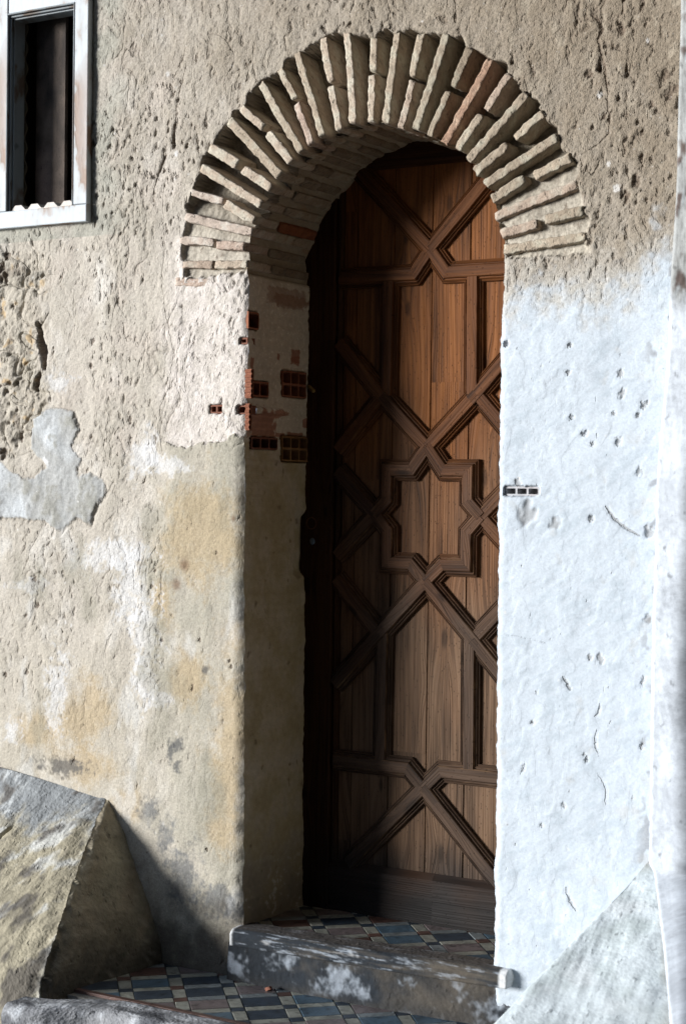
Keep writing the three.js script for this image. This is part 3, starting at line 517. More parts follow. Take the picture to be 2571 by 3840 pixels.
FACE_POCKETS.forEach(([px, py, w, h], k) => {
  const [ax, ay] = W2(px - w / 2, py + h / 2), [bx, by] = W2(px + w / 2, py - h / 2), m = part('hollow_brick', hollowGeo(bx - ax, by - ay, [3, 2, 1, 1][k], 1, 0.036, 20 + k), clay[k ? 1 : 3], wall);
  m.position.set((ax + bx) / 2, (ay + by) / 2, heightAt((ax + bx) / 2, by + 0.02) - 0.007);
});
{ // ribbed flanks of the broken hollow bricks on the left corner
  for (const [px, py, w, h, n] of [[929, 1438, 24, 110, 6], [925, 1563, 16, 100, 5]]) {
    const [ax, ay] = W2(px - w / 2, py + h / 2), [bx, by] = W2(px + w / 2, py - h / 2), gs = [];
    for (let k = 0; k < n; k++) { const g = new THREE.CylinderGeometry(0.0062, 0.0062, bx - ax, 8, 1); g.rotateZ(Math.PI / 2); g.translate((ax + bx) / 2, lerp(ay, by, (k + 0.5) / n), -0.006); gs.push(g); }
    const g = new THREE.BoxGeometry(bx - ax, by - ay, 0.012); g.translate((ax + bx) / 2, (ay + by) / 2, -0.01); gs.push(g);
    part('brick_rib', mergeGeometries(gs), clay[0], wall, 'orange ribbed flank of a broken hollow brick');
  }
}

// ---------------------------------------------------------------- the door
const [wdC, wdB] = (() => {
  const w = 512, h = 1024, c = new Uint8Array(w * h * 4), b = new Uint8Array(w * h * 4); // 0.5 m across, 2 m along
  const knots = []; const r = rng(99); for (let k = 0; k < 16; k++) knots.push([0.03 + r() * 0.44, r() * 2, 0.008 + 0.013 * r()]);
  for (let j = 0; j < h; j++) for (let i = 0; i < w; i++) {
    const x = i / w * 0.5, y = j / h * 2, k = (j * w + i) * 4; let X = x, near = 0;
    for (const q of knots) { const dx = x - q[0], dy = (y - q[1]) * 0.33, d = Math.hypot(dx, dy); X += q[2] * 1.6 * Math.exp(-((d / (q[2] * 2.4)) ** 2)) * Math.sign(dx || 1) * Math.min(1, Math.abs(dx) / q[2]); near = Math.max(near, 1 - sm(0.3, 0.9, d / q[2])); }
    const bend = 0.012 * n2(x * 3, y * 0.9, 501) + 0.004 * n2(x * 9, y * 2.5, 503);
    const gx = X + bend, ring = Math.sin(gx * 560 + 14 * n2(gx * 22, y * 0.5, 505) + 5 * n2(gx * 70, y * 0.8, 506)), fine = fbm(gx * 420, y * 7, 3, 507), mid = fbm(gx * 70, y * 1.6, 3, 509), blot = fbm(x * 9, y * 2.2, 3, 511);
    let s = 0.72 + 0.11 * ring * (0.4 + 1.2 * mid) + 0.4 * fine + 0.55 * mid + 0.55 * blot; s *= 1 - 0.55 * near;
    const crack = sm(0.36, 0.55, fbm(gx * 150 + 3, y * 2.6, 3, 513)); s *= 1 - 0.5 * crack;
    const dx = Math.floor(x * 190), dy = Math.floor(y * 150); let hole = 0; if (h01(dx, dy, 515) < 0.04) { const px = (dx + 0.5 + 0.5 * (h01(dx, dy, 516) - 0.5)) / 190, py = (dy + 0.5) / 150; hole = 1 - sm(0.6, 1.1, Math.hypot((x - px) / 0.0013, (y - py) / 0.0024)); s *= 1 - 0.7 * hole; }
    s = Math.max(0.12, s);
    c[k] = e8(s); c[k + 1] = e8(s * (0.96 + 0.05 * mid)); c[k + 2] = e8(s * (0.92 + 0.07 * mid)); c[k + 3] = 255;
    const v = Math.round(255 * sat(0.55 + 0.2 * ring + 0.25 * fine - 0.5 * crack - 0.6 * hole)); b[k] = b[k + 1] = b[k + 2] = v; b[k + 3] = 255;
  }
  return [tex(c, w, h, true), tex(b, w, h, false)];
})();
const wood = new THREE.MeshPhysicalMaterial({ map: wdC, bumpMap: wdB, bumpScale: 0.0018, roughness: 0.68, specularIntensity: 0.3, vertexColors: true });
const woodTone = (y, kind, x) => { // weathering: warm and oiled high up, grey and dry below
  const t = sat((1.75 - y) / 0.75 + 0.5 * n2(x * 6, y * 3, 601)), lo = sm(0.5, 0.16, y + 0.1 * n2(x * 8, y * 8, 605));
  const c = kind === 'board' ? [0.44, 0.165, 0.045] : kind === 'stile' ? [0.16, 0.062, 0.018] : [0.27, 0.1, 0.03];
  mix3(c, kind === 'board' ? [0.31, 0.195, 0.12] : kind === 'stile' ? [0.13, 0.055, 0.02] : [0.17, 0.11, 0.075], t * 0.95);
  mix3(c, [0.05, 0.05, 0.052], lo * 0.95);
  const k = kind === 'board' ? 0.45 : kind === 'stile' ? 0.36 : 0.42; return c.map(v => v * k);
};
// a bar of given profile (lateral w, height d) from a to b in the plane of the door, with mitred ends
const PROFILE = [[-0.034, 0], [-0.034, 0.008], [-0.0315, 0.0105], [-0.029, 0.0085], [-0.0265, 0.012], [-0.0245, 0.0145], [-0.0225, 0.0125], [-0.02, 0.0125], [-0.0175, 0.019], [-0.0155, 0.021], [0.0155, 0.021], [0.0175, 0.019], [0.02, 0.0125], [0.0225, 0.0125], [0.0245, 0.0145], [0.0265, 0.012], [0.029, 0.0085], [0.0315, 0.0105], [0.034, 0.008], [0.034, 0]];
function barGeo(a, b, z, ka, kb, kind, seed, prof = PROFILE) {
  const dx = b[0] - a[0], dy = b[1] - a[1], L = Math.hypot(dx, dy), ux = dx / L, uy = dy / L, vx = -uy, vy = ux, P = [], U = [], C = [], I = [], n = prof.length, seg = Math.max(3, Math.round(L / 0.02)), pos = (w, t) => { const s = lerp(ka * w, L + kb * w, t); return [a[0] + ux * s + vx * w, a[1] + uy * s + vy * w, s]; };
  for (let q = 0; q < n - 1; q++) for (let t = 0; t <= seg; t++) for (const e of [q, q + 1]) {
    const [w, d] = prof[e], [x, y, s] = pos(w, t / seg), wear = d > 0.012 ? 0.0007 * n2(s * 90 + seed, w * 400, 9) : 0; P.push(x, y, z + d + wear);
    U.push((w + 0.1 + d * 0.7) / 0.5 + seed * 0.173, s / 2 + seed * 0.31); { const q = woodTone(y, kind, x); if (kind === 'bar' && (e === 5 || e === 14 || e === 8 || e === 11)) mix3(q, [0.26, 0.17, 0.1], 0.55 * sm(0.1, 0.5, n2(s * 40 + seed * 3, e * 1.7, 611) + 0.6 * n2(s * 130, seed, 612)) * sm(2.1, 1.2, y)); C.push(...q); }
  }
  for (let q = 0; q < n - 1; q++) for (let t = 0; t < seg; t++) { const k = q * (seg + 1) * 2 + t * 2; I.push(k, k + 3, k + 1, k, k + 2, k + 3); }
  for (const t of [0, 1]) { // end caps as fans
    const base = P.length / 3; prof.forEach(([w, d]) => { const [x, y, s] = pos(w, t); P.push(x, y, z + d); U.push(w / 0.5 + seed * 0.173, s / 2); C.push(...woodTone(y, kind, x)); });
    for (let e = 1; e < n - 1; e++) t ? I.push(base, base + e, base + e + 1) : I.push(base, base + e + 1, base + e);
  }
  const g = new THREE.BufferGeometry(); g.setAttribute('position', new THREE.Float32BufferAttribute(P, 3)); g.setAttribute('uv', new THREE.Float32BufferAttribute(U, 2)); g.setAttribute('color', new THREE.Float32BufferAttribute(C, 3)); g.setIndex(I); g.computeVertexNormals(); return g;
}
const door = thing('wooden_door', 'tall carved brown wooden door with interlaced star mouldings set inside the brick arch', 'door', [0.085, 0, 0]);
const ZP = -0.376;
function boardGeo(x0, x1, y0, y1, z, th, kind, seed, bev = 0.0022) { return barGeo([(x0 + x1) / 2, y0], [(x0 + x1) / 2, y1], z - th, 0, 0, kind, seed, [[-(x1 - x0) / 2, 0], [-(x1 - x0) / 2, th - bev], [-(x1 - x0) / 2 + bev, th], ...[-0.66, -0.33, 0, 0.33, 0.66].map(f => [f * (x1 - x0) / 2, th]), [(x1 - x0) / 2 - bev, th], [(x1 - x0) / 2, th - bev], [(x1 - x0) / 2, 0]].map(p => [-p[0], p[1]]).reverse()); }
{
  const xs = [-0.335, -0.27, -0.135, 0.0, 0.132, 0.262, 0.335];
  for (let k = 0; k < xs.length - 1; k++) part('plank', boardGeo(xs[k] + 0.0008, xs[k + 1] - 0.0008, 0.3, 2.62, ZP + 0.002 * (h01(k, 1, 3) - 0.5), 0.02, 'board', 3.1 + k * 1.37), wood, door);
  part('door_backing', new THREE.BoxGeometry(0.93, 2.55, 0.02).translate(0, 1.38, -0.415), new THREE.MeshStandardMaterial({ color: 0x1a110a, roughness: 0.9 }), door);
  for (const s of [-1, 1]) part('stile', boardGeo(Math.min(s * 0.337, s * 0.455), Math.max(s * 0.337, s * 0.455), 0.125, 2.62, -0.351, 0.05, 'stile', 7.7 + s), wood, door);
  for (const s of [-1, 1]) part('edge_moulding', barGeo([s * 0.326, 0.31], [s * 0.326, 2.6], ZP, 0, 0, 'stile', 9.1 + s, [[-0.012, 0], [-0.012, 0.02], [-0.004, 0.013], [0.003, 0.011], [0.006, 0.006], [0.012, 0.004], [0.012, 0]].map(p => s > 0 ? p : [-p[0], p[1]]).sort((a, b) => a[0] - b[0])), wood, door);
  part('bottom_rail', barGeo([-0.336, 0.222], [0.336, 0.222], -0.395, 0, 0, 'stile', 12.3, [[-0.09, 0], [-0.09, 0.037], [-0.087, 0.04], [-0.04, 0.04], [0, 0.04], [0.04, 0.04], [0.072, 0.04], [0.08, 0.032], [0.09, 0.022], [0.09, 0]]), wood, door);
  part('top_rail', barGeo([-0.336, 2.56], [0.336, 2.56], -0.395, 0, 0, 'stile', 14.3, [[-0.06, 0], [-0.06, 0.022], [-0.05, 0.034], [-0.045, 0.036], [0.06, 0.036], [0.06, 0]]), wood, door);
  // the lattice, as chains of mitred bars; mirrored left and right
  const T = [0, 2.24], K = [0.166, 1.791], M = [0, 1.63], E = [0.185, 1.42], I = [0, 1.213], Lo = [0.165, 1.045], N = [0, 0.575], e = 0.326;
  const half = [
    [[T, [0.058, 2.165], [e, 2.165]], 0],           // short arm turning into the upper rail
    [[[0.146, 2.165], [0.15, 1.79]], -2],          // upright below the rail
    [[M, K, [e, 1.962]], 1], [[K, [e, 1.62]], -1],
    [[M, [0.055, 1.559], [0.141, 1.559], [0.141, 1.465], E], 2],
    [[E, [0.138, 1.37], [0.138, 1.268], [0.055, 1.268], I], 1],
    [[E, [e, 1.556]], -1], [[E, [e, 1.284]], -2],
    [[I, Lo, [e, 0.875]], 2], [[Lo, [e, 1.212]], -1],
    [[[0.152, 1.05], [0.155, 0.632]], -2],
    [[N, [0.058, 0.632], [e, 0.632]], 0],
    [[N, [0.268, 0.307]], 1],
    [[T, [e, 2.574]], 1],
  ];
  let sd = 20;
  for (const s of [1, -1]) for (const [ch, lift] of half) {
    const c = ch.map(([x, y]) => [x * s, y]), z = ZP + lift * 0.0009 + (s > 0 ? 0.0004 : 0);
    for (let k = 0; k < c.length - 1; k++) {
      const d = (p, q) => { const L = Math.hypot(q[0] - p[0], q[1] - p[1]); return [(q[0] - p[0]) / L, (q[1] - p[1]) / L]; };
      const dir = d(c[k], c[k + 1]); let ka = 0, kb = 0;
      if (k > 0) { const p = d(c[k - 1], c[k]); ka = Math.tan(Math.atan2(p[0] * dir[1] - p[1] * dir[0], p[0] * dir[0] + p[1] * dir[1]) / 2); }
      if (k < c.length - 2) { const q = d(c[k + 1], c[k + 2]); kb = -Math.tan(Math.atan2(dir[0] * q[1] - dir[1] * q[0], dir[0] * q[0] + dir[1] * q[1]) / 2); }
      part('moulding', barGeo(c[k], c[k + 1], z, ka, kb, 'bar', sd += 1.37), wood, door);
    }
  }
  // iron: bolt head, keyhole stud, a bent latch by the jamb
  const iron = new THREE.MeshStandardMaterial({ color: new THREE.Color().setRGB(0.12, 0.16, 0.22), roughness: 0.45, metalness: 0.5 }), brass = new THREE.MeshStandardMaterial({ color: new THREE.Color().setRGB(0.3, 0.2, 0.07), roughness: 0.5, metalness: 0.6 });
  const at = (px, py, z) => { const p = onZ(px, py, z); return [p.x - 0.085, p.y, p.z]; };
  const st = new THREE.SphereGeometry(0.009, 14, 10); st.scale(1, 1.25, 0.6); part('bolt', st, iron, door).position.set(...at(1171, 2030, -0.349));
  const rg = new THREE.TorusGeometry(0.018, 0.0022, 6, 28); part('ring_mark', rg, wood, door).position.set(...at(1167, 1962, -0.351)); rg.setAttribute('color', new THREE.Float32BufferAttribute(new Array(rg.attributes.position.count).fill([0.15, 0.07, 0.03]).flat(), 3));
  const la = new THREE.CapsuleGeometry(0.007, 0.02, 5, 10); la.rotateZ(0.9); part('latch', la, brass, door).position.set(...at(1166, 1458, -0.346));
}

// ---------------------------------------------------------------- the window at upper left
const paintTex = noiseTex(384, 0.6, (x, y) => { const a = fbm(x * 7, y * 4, 4, 701), b = fbm(x * 60, y * 30, 3, 711), w = sm(0.1, 0.3, a + 0.25 * b), c = [0.43, 0.47, 0.5]; mix3(c, [0.29, 0.275, 0.25], sm(-0.1, 0.3, a) * 0.7); mix3(c, [0.2, 0.11, 0.06], w * 0.85); mix3(c, [0.12, 0.13, 0.16], 0.7 * sm(0.35, 0.6, fbm(x * 12 + 4, y * 12, 4, 721))); const s = 1 + 0.1 * b; return c.map(e => e * s); }, (x, y) => 0.5 + 0.3 * fbm(x * 40, y * 10, 3, 731) - 0.4 * sm(0.2, 0.42, fbm(x * 7, y * 4, 4, 701) + 0.25 * fbm(x * 60, y * 30, 3, 711)));
const paint = new THREE.MeshStandardMaterial({ map: paintTex[0], bumpMap: paintTex[1], bumpScale: 0.0016, roughness: 0.6 });
const flat = (c, r = 0.8) => new THREE.MeshStandardMaterial({ map: bkC, color: new THREE.Color().setRGB(...c), roughness: r });
function boxUV(g, s, off = 0) { const p = g.attributes.position, n = g.attributes.normal, u = g.attributes.uv; for (let i = 0; i < p.count; i++) { const ax = Math.abs(n.getX(i)) > 0.7 ? [p.getZ(i), p.getY(i)] : Math.abs(n.getY(i)) > 0.7 ? [p.getX(i), p.getZ(i)] : [p.getX(i), p.getY(i)]; u.setXY(i, ax[0] / s + off, ax[1] / s + off * 0.37); } return g; }
{
  const win = thing('window', 'small tall window with chipped white wooden frame and dark inside, upper left of the wall', 'window', [-1.155, 2.4, 0]);
  const ox = -1.155, oy = 2.4, B = (x0, x1, y0, y1, z0, z1, off, s = 0.6) => { const g = new THREE.ExtrudeGeometry(new THREE.Shape([[x0, y0], [x1, y0], [x1, y1], [x0, y1]].map(p => new THREE.Vector2(...p))), { depth: z1 - z0 - 0.006, bevelEnabled: true, bevelSize: 0.003, bevelThickness: 0.003, bevelSegments: 2, bevelOffset: -0.003 }); g.translate(-ox, -oy, z0 + 0.003); return boxUV(g, s, off); };
  const fr = new THREE.Group(); fr.name = 'frame'; win.add(fr);
  part('board', B(-1.362, -1.3, 2.401, 3.14, -0.03, 0.02, 0.1), paint, fr); part('board', B(-1.013, -0.957, 2.401, 3.14, -0.03, 0.022, 0.53), paint, fr);
  part('board', B(-1.365, -0.956, 2.344, 2.3995, -0.03, 0.024, 0.81), paint, fr); part('board', B(-1.299, -1.014, 3.05, 3.14, -0.03, 0.017, 0.2), paint, fr, 'bare brown top board');
  // stepped inner moulding
  const mould = new THREE.MeshStandardMaterial({ map: paintTex[0], color: new THREE.Color().setRGB(0.5, 0.52, 0.52), roughness: 0.6 });
  for (const [k, w] of [[0, 0.006], [1, 0.006], [2, 0.005]]) {
    const o = k * 0.0075, z1 = 0.024 - k * 0.009, x0 = -1.301 + o, x1 = -1.012 - o, y1 = 3.051 - o;
    part('moulding', mergeGeometries([B(x0, x0 + w, 2.4005, y1 - w - 0.0004, -0.05, z1, 0.3 + k), B(x1 - w, x1, 2.4005, y1 - w - 0.0004, -0.05, z1, 0.6 + k), B(x0, x1, y1 - w, y1, -0.05, z1 + 0.0006, 0.9 + k)]), mould, win);
  }
  const dark = flat([0.02, 0.015, 0.012]);
  part('niche', mergeGeometries([new THREE.BoxGeometry(0.4, 0.8, 0.02).translate(0, 0.33, -0.3), new THREE.BoxGeometry(0.02, 0.8, 0.26).translate(-0.19, 0.33, -0.165), new THREE.BoxGeometry(0.02, 0.8, 0.26).translate(0.19, 0.33, -0.165), new THREE.BoxGeometry(0.4, 0.02, 0.26).translate(0, 0.68, -0.165), new THREE.BoxGeometry(0.4, 0.02, 0.26).translate(0, -0.02, -0.165)]), dark, win);
  const bg = boxUV(new THREE.BoxGeometry(0.125, 0.68, 0.015, 12, 60, 1), 0.3, 0.2), col = []; for (let i = 0; i < bg.attributes.position.count; i++) { const x = bg.attributes.position.getX(i), y = bg.attributes.position.getY(i), c = [0.2, 0.155, 0.125]; mix3(c, [0.05, 0.04, 0.035], sat(0.4 + 1.1 * fbm(x * 14, y * 7, 3, 801) + 0.5 * sm(-0.05, 0.3, y))); mix3(c, [0.3, 0.22, 0.19], 0.8 * sm(0.2, 0.05, Math.abs(x + 0.02 + (y + 0.3) * 0.1) * 4) * sm(-0.08, -0.2, y)); col.push(...c); }
  bg.setAttribute('color', new THREE.Float32BufferAttribute(col, 3));
  part('inner_board', bg, new THREE.MeshStandardMaterial({ map: plC, bumpMap: plB, bumpScale: 0.003, roughness: 0.9, vertexColors: true }), win, 'sooty grey brown board behind the frame').position.set(-0.055, 0.33, -0.1);
  for (let k = 0; k < 13; k++) { const g = new THREE.BoxGeometry(0.1, 0.05, 0.007); g.rotateX(-0.5); g.rotateZ(0.14); const m = part('louvre_slat', g, flat([0.035, 0.022, 0.015]), win); m.position.set(0.095, 0.03 + k * 0.05, -0.16); }
  { const pts = []; for (let k = 0; k <= 90; k++) { const y = k / 90 * 0.66; pts.push([0.012 * Math.sin(y * 95), y]); } const s = new THREE.Shape(); s.moveTo(-0.014, 0); s.lineTo(0.006, 0); pts.forEach(p => s.lineTo(p[0] * 0.5 + 0.008, p[1])); s.lineTo(-0.014, 0.66); part('scalloped_strip', new THREE.ExtrudeGeometry(s, { depth: 0.006, bevelEnabled: false }), flat([0.1, 0.085, 0.05]), win).position.set(-0.128, 0.004, -0.05); }
  { const s = new THREE.Shape(); s.moveTo(-0.138, -0.004); const n = 4, w = 0.276 / n; for (let k = 0; k < n; k++) { const x = -0.138 + k * w; s.lineTo(x + w * 0.12, 0.002); s.lineTo(x + w * 0.34, 0.017); s.lineTo(x + w * 0.72, 0.017); s.lineTo(x + w * 0.96, 0.002); } s.lineTo(0.138, -0.004); part('corrugated_strip', new THREE.ExtrudeGeometry(s, { depth: 0.05, bevelEnabled: false }), flat([0.45, 0.44, 0.41], 0.5), win, 'off-white corrugated strip along the sill').position.set(0, 0.002, -0.042); }
}

// ---------------------------------------------------------------- buttresses and pier
function spline(P) { const c = new THREE.CatmullRomCurve3(P.map(p => new THREE.Vector3(...p)), false, 'centripetal'); return t => c.getPoint(t); }
{
  const LW = spline([[-0.862, 0.5, -0.03], [-0.798, 0.41, -0.02], [-0.716, 0.23, -0.02], [-0.653, 0.071, -0.02], [-0.639, -0.02, -0.02], [-0.63, -0.25, -0.02]]);
  const LR = spline([[-0.868, 0.506, -0.012], [-0.836, 0.43, 0.092], [-0.786, 0.3, 0.245], [-0.731, 0.165, 0.395], [-0.712, 0.06, 0.475], [-0.688, -0.06, 0.515], [-0.67, -0.26, 0.54]]);
  const b = thing('buttress', 'big sloping stained plaster buttress foot at the lower left of the wall', 'buttress');
  const colour = (x, y, z, side) => {
    const a = fbm(x * 9, (y + z) * 9, 4, 901), q = fbm(x * 30, (y - z) * 22, 3, 905), c = [0.37, 0.335, 0.245];
    if (!side) {
      const streak = fbm(x * 10 + z * 9, z * 4 - x * 3, 4, 911);
      mix3(c, [0.22, 0.255, 0.3], 0.75 * sm(0.38, 0.47, y + 0.09 * a + 0.05 * q)); mix3(c, [0.62, 0.65, 0.66], 0.6 * sm(0.1, 0.36, streak + 0.25 * q)); mix3(c, [0.1, 0.09, 0.08], 0.85 * sm(0.1, 0.36, 0.3 * q +  fbm(x * 8 + z * 8 + 5, z * 5 - x * 4, 4, 921)));
      mix3(c, [0.55, 0.6, 0.64], 0.5 * sm(0.05, 0.0, Math.abs(x + 0.7 + (y < 0.3 ? 0.02 : 0.1) - 0.02)) * sm(0.3, 0.05, y));
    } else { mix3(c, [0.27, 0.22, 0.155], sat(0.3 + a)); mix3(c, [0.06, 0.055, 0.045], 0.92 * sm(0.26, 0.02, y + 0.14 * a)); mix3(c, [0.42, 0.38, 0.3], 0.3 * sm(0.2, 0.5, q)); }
    return c.map(v => v * (1 + 0.2 * q) * 1.12);
  };
  const NV = 170, NS = 90, NF = 190, f = (u, v) => {
    const r = LR(v), w = LW(v), k = u * (NS + NF); let p, side = k < NS;
    if (side) p = w.clone().lerp(r, k / NS);
    else { const t = (k - NS) / NF; p = r.clone(); p.x -= t * 0.9; p.z += 0.02 * Math.sin(t * 3) - (0.05 * t) * (v < 0.1 ? 0 : 1) * 0; p.y += 0.055 * sm(0, 0.6, t) * sm(0.12, 0, v); if (v < 0.14) p.z -= 0.0; }
    const near = Math.abs(k - NS), rd = Math.exp(-near * near / 110), chip = 1 + 1.6 * fbm(p.y * 22, p.z * 22, 4, 927);
    p.x -= 0.014 * rd * chip; p.z -= 0.01 * rd * chip;
    const amp = sm(0, 0.04, v), h = (0.012 * fbm(p.x * 7, p.y * 7 + p.z * 3, 3, 931) + 0.005 * fbm(p.x * 30 + p.z * 10, p.y * 30, 3, 941) + 0.0016 * fbm(p.x * 120 + p.z * 70, p.y * 110, 2, 951)) * amp;
    const nx = side ? 0.93 : 0.05, nz = side ? 0.3 : 0.62, ny = side ? 0.15 : 0.75;
    let gouge = 0; // long scratches on the sloping face
    if (!side) for (const [gx, gy, hx2, hy2, wd, dp] of [[-1.13, 0.42, -1.25, 0.2, 0.008, 0.014], [-1.22, 0.13, -1.16, 0.03, 0.005, 0.007]]) { const ex = hx2 - gx, ey = hy2 - gy, t = sat(((p.x - gx) * ex + (p.y - gy) * ey) / (ex * ex + ey * ey)), d = Math.hypot(p.x - gx - ex * t, p.y - gy - ey * t) + 0.004 * n2(p.y * 40, p.x * 40, 5); gouge = Math.max(gouge, dp * (1 - sm(wd * 0.3, wd, d)) * sm(0, 0.15, t) * sm(1, 0.85, t)); }
    const hh = h - gouge;
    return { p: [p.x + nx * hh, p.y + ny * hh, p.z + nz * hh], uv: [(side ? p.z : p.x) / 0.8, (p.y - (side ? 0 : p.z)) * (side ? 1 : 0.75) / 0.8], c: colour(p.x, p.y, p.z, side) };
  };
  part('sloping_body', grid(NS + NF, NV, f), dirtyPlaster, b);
}
{
  const ap = new THREE.Vector3(0.966, 0.535, -0.01), bl = new THREE.Vector3(0.588, -0.05, 0.8), br = new THREE.Vector3(1.4, -0.05, 0.8), wl = new THREE.Vector3(0.94, -0.05, -0.02), wr = new THREE.Vector3(1.25, -0.05, -0.3);
  const b = thing('buttress', 'smooth pale grey pyramid shaped buttress foot at the lower right of the wall', 'buttress');
  const body = (u, v) => { // around the foot: left side, front, right side
    const t = Math.pow(v, 0.9), A = u < 0.25 ? wl.clone().lerp(bl, u / 0.25) : u < 0.75 ? bl.clone().lerp(br, (u - 0.25) / 0.5) : br.clone().lerp(wr, (u - 0.75) / 0.25);
    const p = ap.clone().lerp(A, t), front = u >= 0.25 && u <= 0.75;
    const h = (0.012 * fbm(p.x * 6, p.y * 6, 3, 961) + 0.002 * fbm(p.x * 40, p.y * 40 + p.z * 20, 3, 971)) * sm(0, 0.1, v); p.y += h; if (front) p.z += h * 0.7;
    const rd = Math.exp(-(((u - 0.25) * 60) ** 2)); p.x += 0.012 * rd * v; p.y -= 0.008 * rd * v;
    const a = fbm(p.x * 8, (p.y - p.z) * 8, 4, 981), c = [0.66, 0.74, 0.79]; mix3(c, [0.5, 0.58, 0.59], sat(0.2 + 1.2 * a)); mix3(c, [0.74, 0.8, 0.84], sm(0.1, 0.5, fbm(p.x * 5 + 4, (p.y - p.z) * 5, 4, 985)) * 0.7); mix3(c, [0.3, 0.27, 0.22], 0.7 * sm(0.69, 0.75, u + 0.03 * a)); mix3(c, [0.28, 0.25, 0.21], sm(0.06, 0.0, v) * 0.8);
    return { p: [p.x, p.y, p.z], uv: [p.x / 0.8, (p.y - p.z) * 0.8 / 0.8], c };
  };
  const soft = dirtyPlaster.clone(); soft.bumpScale = 0.003; part('sloping_body', grid(160, 140, body), soft, b);
}
{
  const meet = (px, py, off) => { const o = camera.position, d = sight(px, py), t = (1.37 * (0.535 - o.y) + off - o.z) / (d.z + 1.37 * d.y); return d.multiplyScalar(t).add(o); };
  const fl = [[2440, 3235], [2458, 3370], [2481, 3564], [2498, 3758], [2508, 3900]].map(q => meet(...q, 0.02)), fr = [[2545, 3235], [2542, 3370], [2530, 3600], [2517, 3800], [2511, 3900]].map(q => meet(...q, 0.02));
  const along = (A, y) => { for (let k = 1; k < A.length; k++) if (y >= A[k].y) { const t = (y - A[k].y) / (A[k - 1].y - A[k].y); return lerp(A[k].x, A[k - 1].x, t); } const a = A[A.length - 2], b = A[A.length - 1]; return b.x + (b.x - a.x) * (b.y - y) / (a.y - b.y) ; };
  const p = thing('pier', 'whitewashed plaster pier with rounded corner along the right edge, peeling to grey at the top', 'pillar');
  const ys = [3.4, 2.77, 2.36, 1.95, 1.46, 1.06, 0.56, 0.3, -0.2], xl = [1.032, 1.027, 1.023, 1.008, 0.979, 0.974, 0.975, 0.972, 0.972], xr = [1.19, 1.185, 1.17, 1.145, 1.118, 1.1, 1.115, 1.12, 1.12];
  const ip = (A, y) => { for (let k = 1; k < ys.length; k++) if (y >= ys[k]) { const t = sm(0, 1, (y - ys[k]) / (ys[k - 1] - ys[k])); return lerp(A[k], A[k - 1], t); } return A[A.length - 1]; };
  const g = grid(110, 420, (u, v) => {
    const y = lerp(3.4, -0.2, v), foot = sm(0.56, 0.5, y), L = lerp(ip(xl, y), along(fl, Math.min(y, 0.53)), foot), Rr = Math.max(L + 0.012, lerp(ip(xr, y), along(fr, Math.min(y, 0.53)) + 0.05, foot)), zf = lerp(0.055, Math.max(0.055, 1.37 * (0.535 - y) + 0.02), foot), rr = Math.min(0.075, (Rr - L) * 0.6); let x, z;
    if (u < 0.08) { x = L; z = lerp(-0.06, zf - 0.012, u / 0.08); }
    else if (u < 0.14) { const a = (u - 0.08) / 0.06 * Math.PI / 2; x = L + 0.012 * (1 - Math.cos(a)); z = zf - 0.012 + 0.012 * Math.sin(a); }
    else if (u < 0.45) { x = lerp(L + 0.012, Rr - rr, (u - 0.14) / 0.31); z = zf; }
    else if (u < 0.65) { const a = (u - 0.45) / 0.2 * Math.PI / 2; x = Rr - rr + rr * Math.sin(a); z = zf - rr + rr * Math.cos(a); }
    else { x = Rr + 0.02 * (u - 0.65); z = lerp(zf - rr, -0.7, (u - 0.65) / 0.35); }
    const old = sm(1.98, 2.12, y + 0.12 * n2(x * 14, y * 7, 991) + 0.1 * (x - 1.03));
    const h = 0.007 * fbm(x * 7, y * 5, 3, 993) + 0.002 * fbm(x * 40 + z * 30, y * 30, 3, 995) + old * 0.005 * fbm(x * 60, y * 40, 3, 997);
    const c = [0.66, 0.72, 0.8]; mix3(c, [0.36, 0.37, 0.36], old * 0.9); mix3(c, [0.12, 0.09, 0.08], old * sm(0.12, 0.4, fbm(x * 26 + z * 10, y * 16, 3, 999))); mix3(c, [0.62, 0.7, 0.74], old * 0.7 * sm(0.15, 0.4, fbm(x * 20 + 9, y * 9, 3, 1001)));
    return { p: [x + h * 0.15, y, z + h * 0.6], uv: [(x + z) / 0.8, y / 0.8], c: c.map(e => e * 1.0) };
  });
  const m = dirtyPlaster.clone(); m.bumpScale = 0.0012; part('shaft', g, m, p);
}

// ---------------------------------------------------------------- tiles, step, floor
const [tlC, tlB] = noiseTex(384, 0.5, (x, y) => { const a = fbm(x * 18, y * 18, 4, 1101), b = fbm(x * 120, y * 120, 2, 1103), s = 0.85 + 0.5 * a + 0.25 * b - 0.45 * sm(0.1, 0.5, fbm(x * 34, y * 34, 4, 1107)), w = sm(0.3, 0.6, fbm(x * 26 + 3, y * 26, 4, 1109)); const dd = sm(0.15, 0.5, fbm(x * 15 + 9, y * 15 + 2, 4, 1113)); return [s, s, s].map(e => lerp(lerp(e, 1.25, w), 0.4, dd * 0.7)); }, (x, y) => 0.5 + 0.3 * fbm(x * 40, y * 40, 3, 1111) - 0.4 * sm(0.25, 0.5, fbm(x * 50, y * 50, 3, 1107)));
const glaze = c => new THREE.MeshStandardMaterial({ map: tlC, bumpMap: tlB, bumpScale: 0.0012, roughness: 0.42, color: new THREE.Color().setRGB(...c.map(v => v * 0.95)) });
const TILE = { blue: glaze([0.08, 0.135, 0.185]), navy: glaze([0.035, 0.052, 0.075]), red: glaze([0.125, 0.068, 0.055]), mauve: glaze([0.2, 0.165, 0.165]), cream: glaze([0.33, 0.335, 0.29]), grey: glaze([0.22, 0.25, 0.26]) };
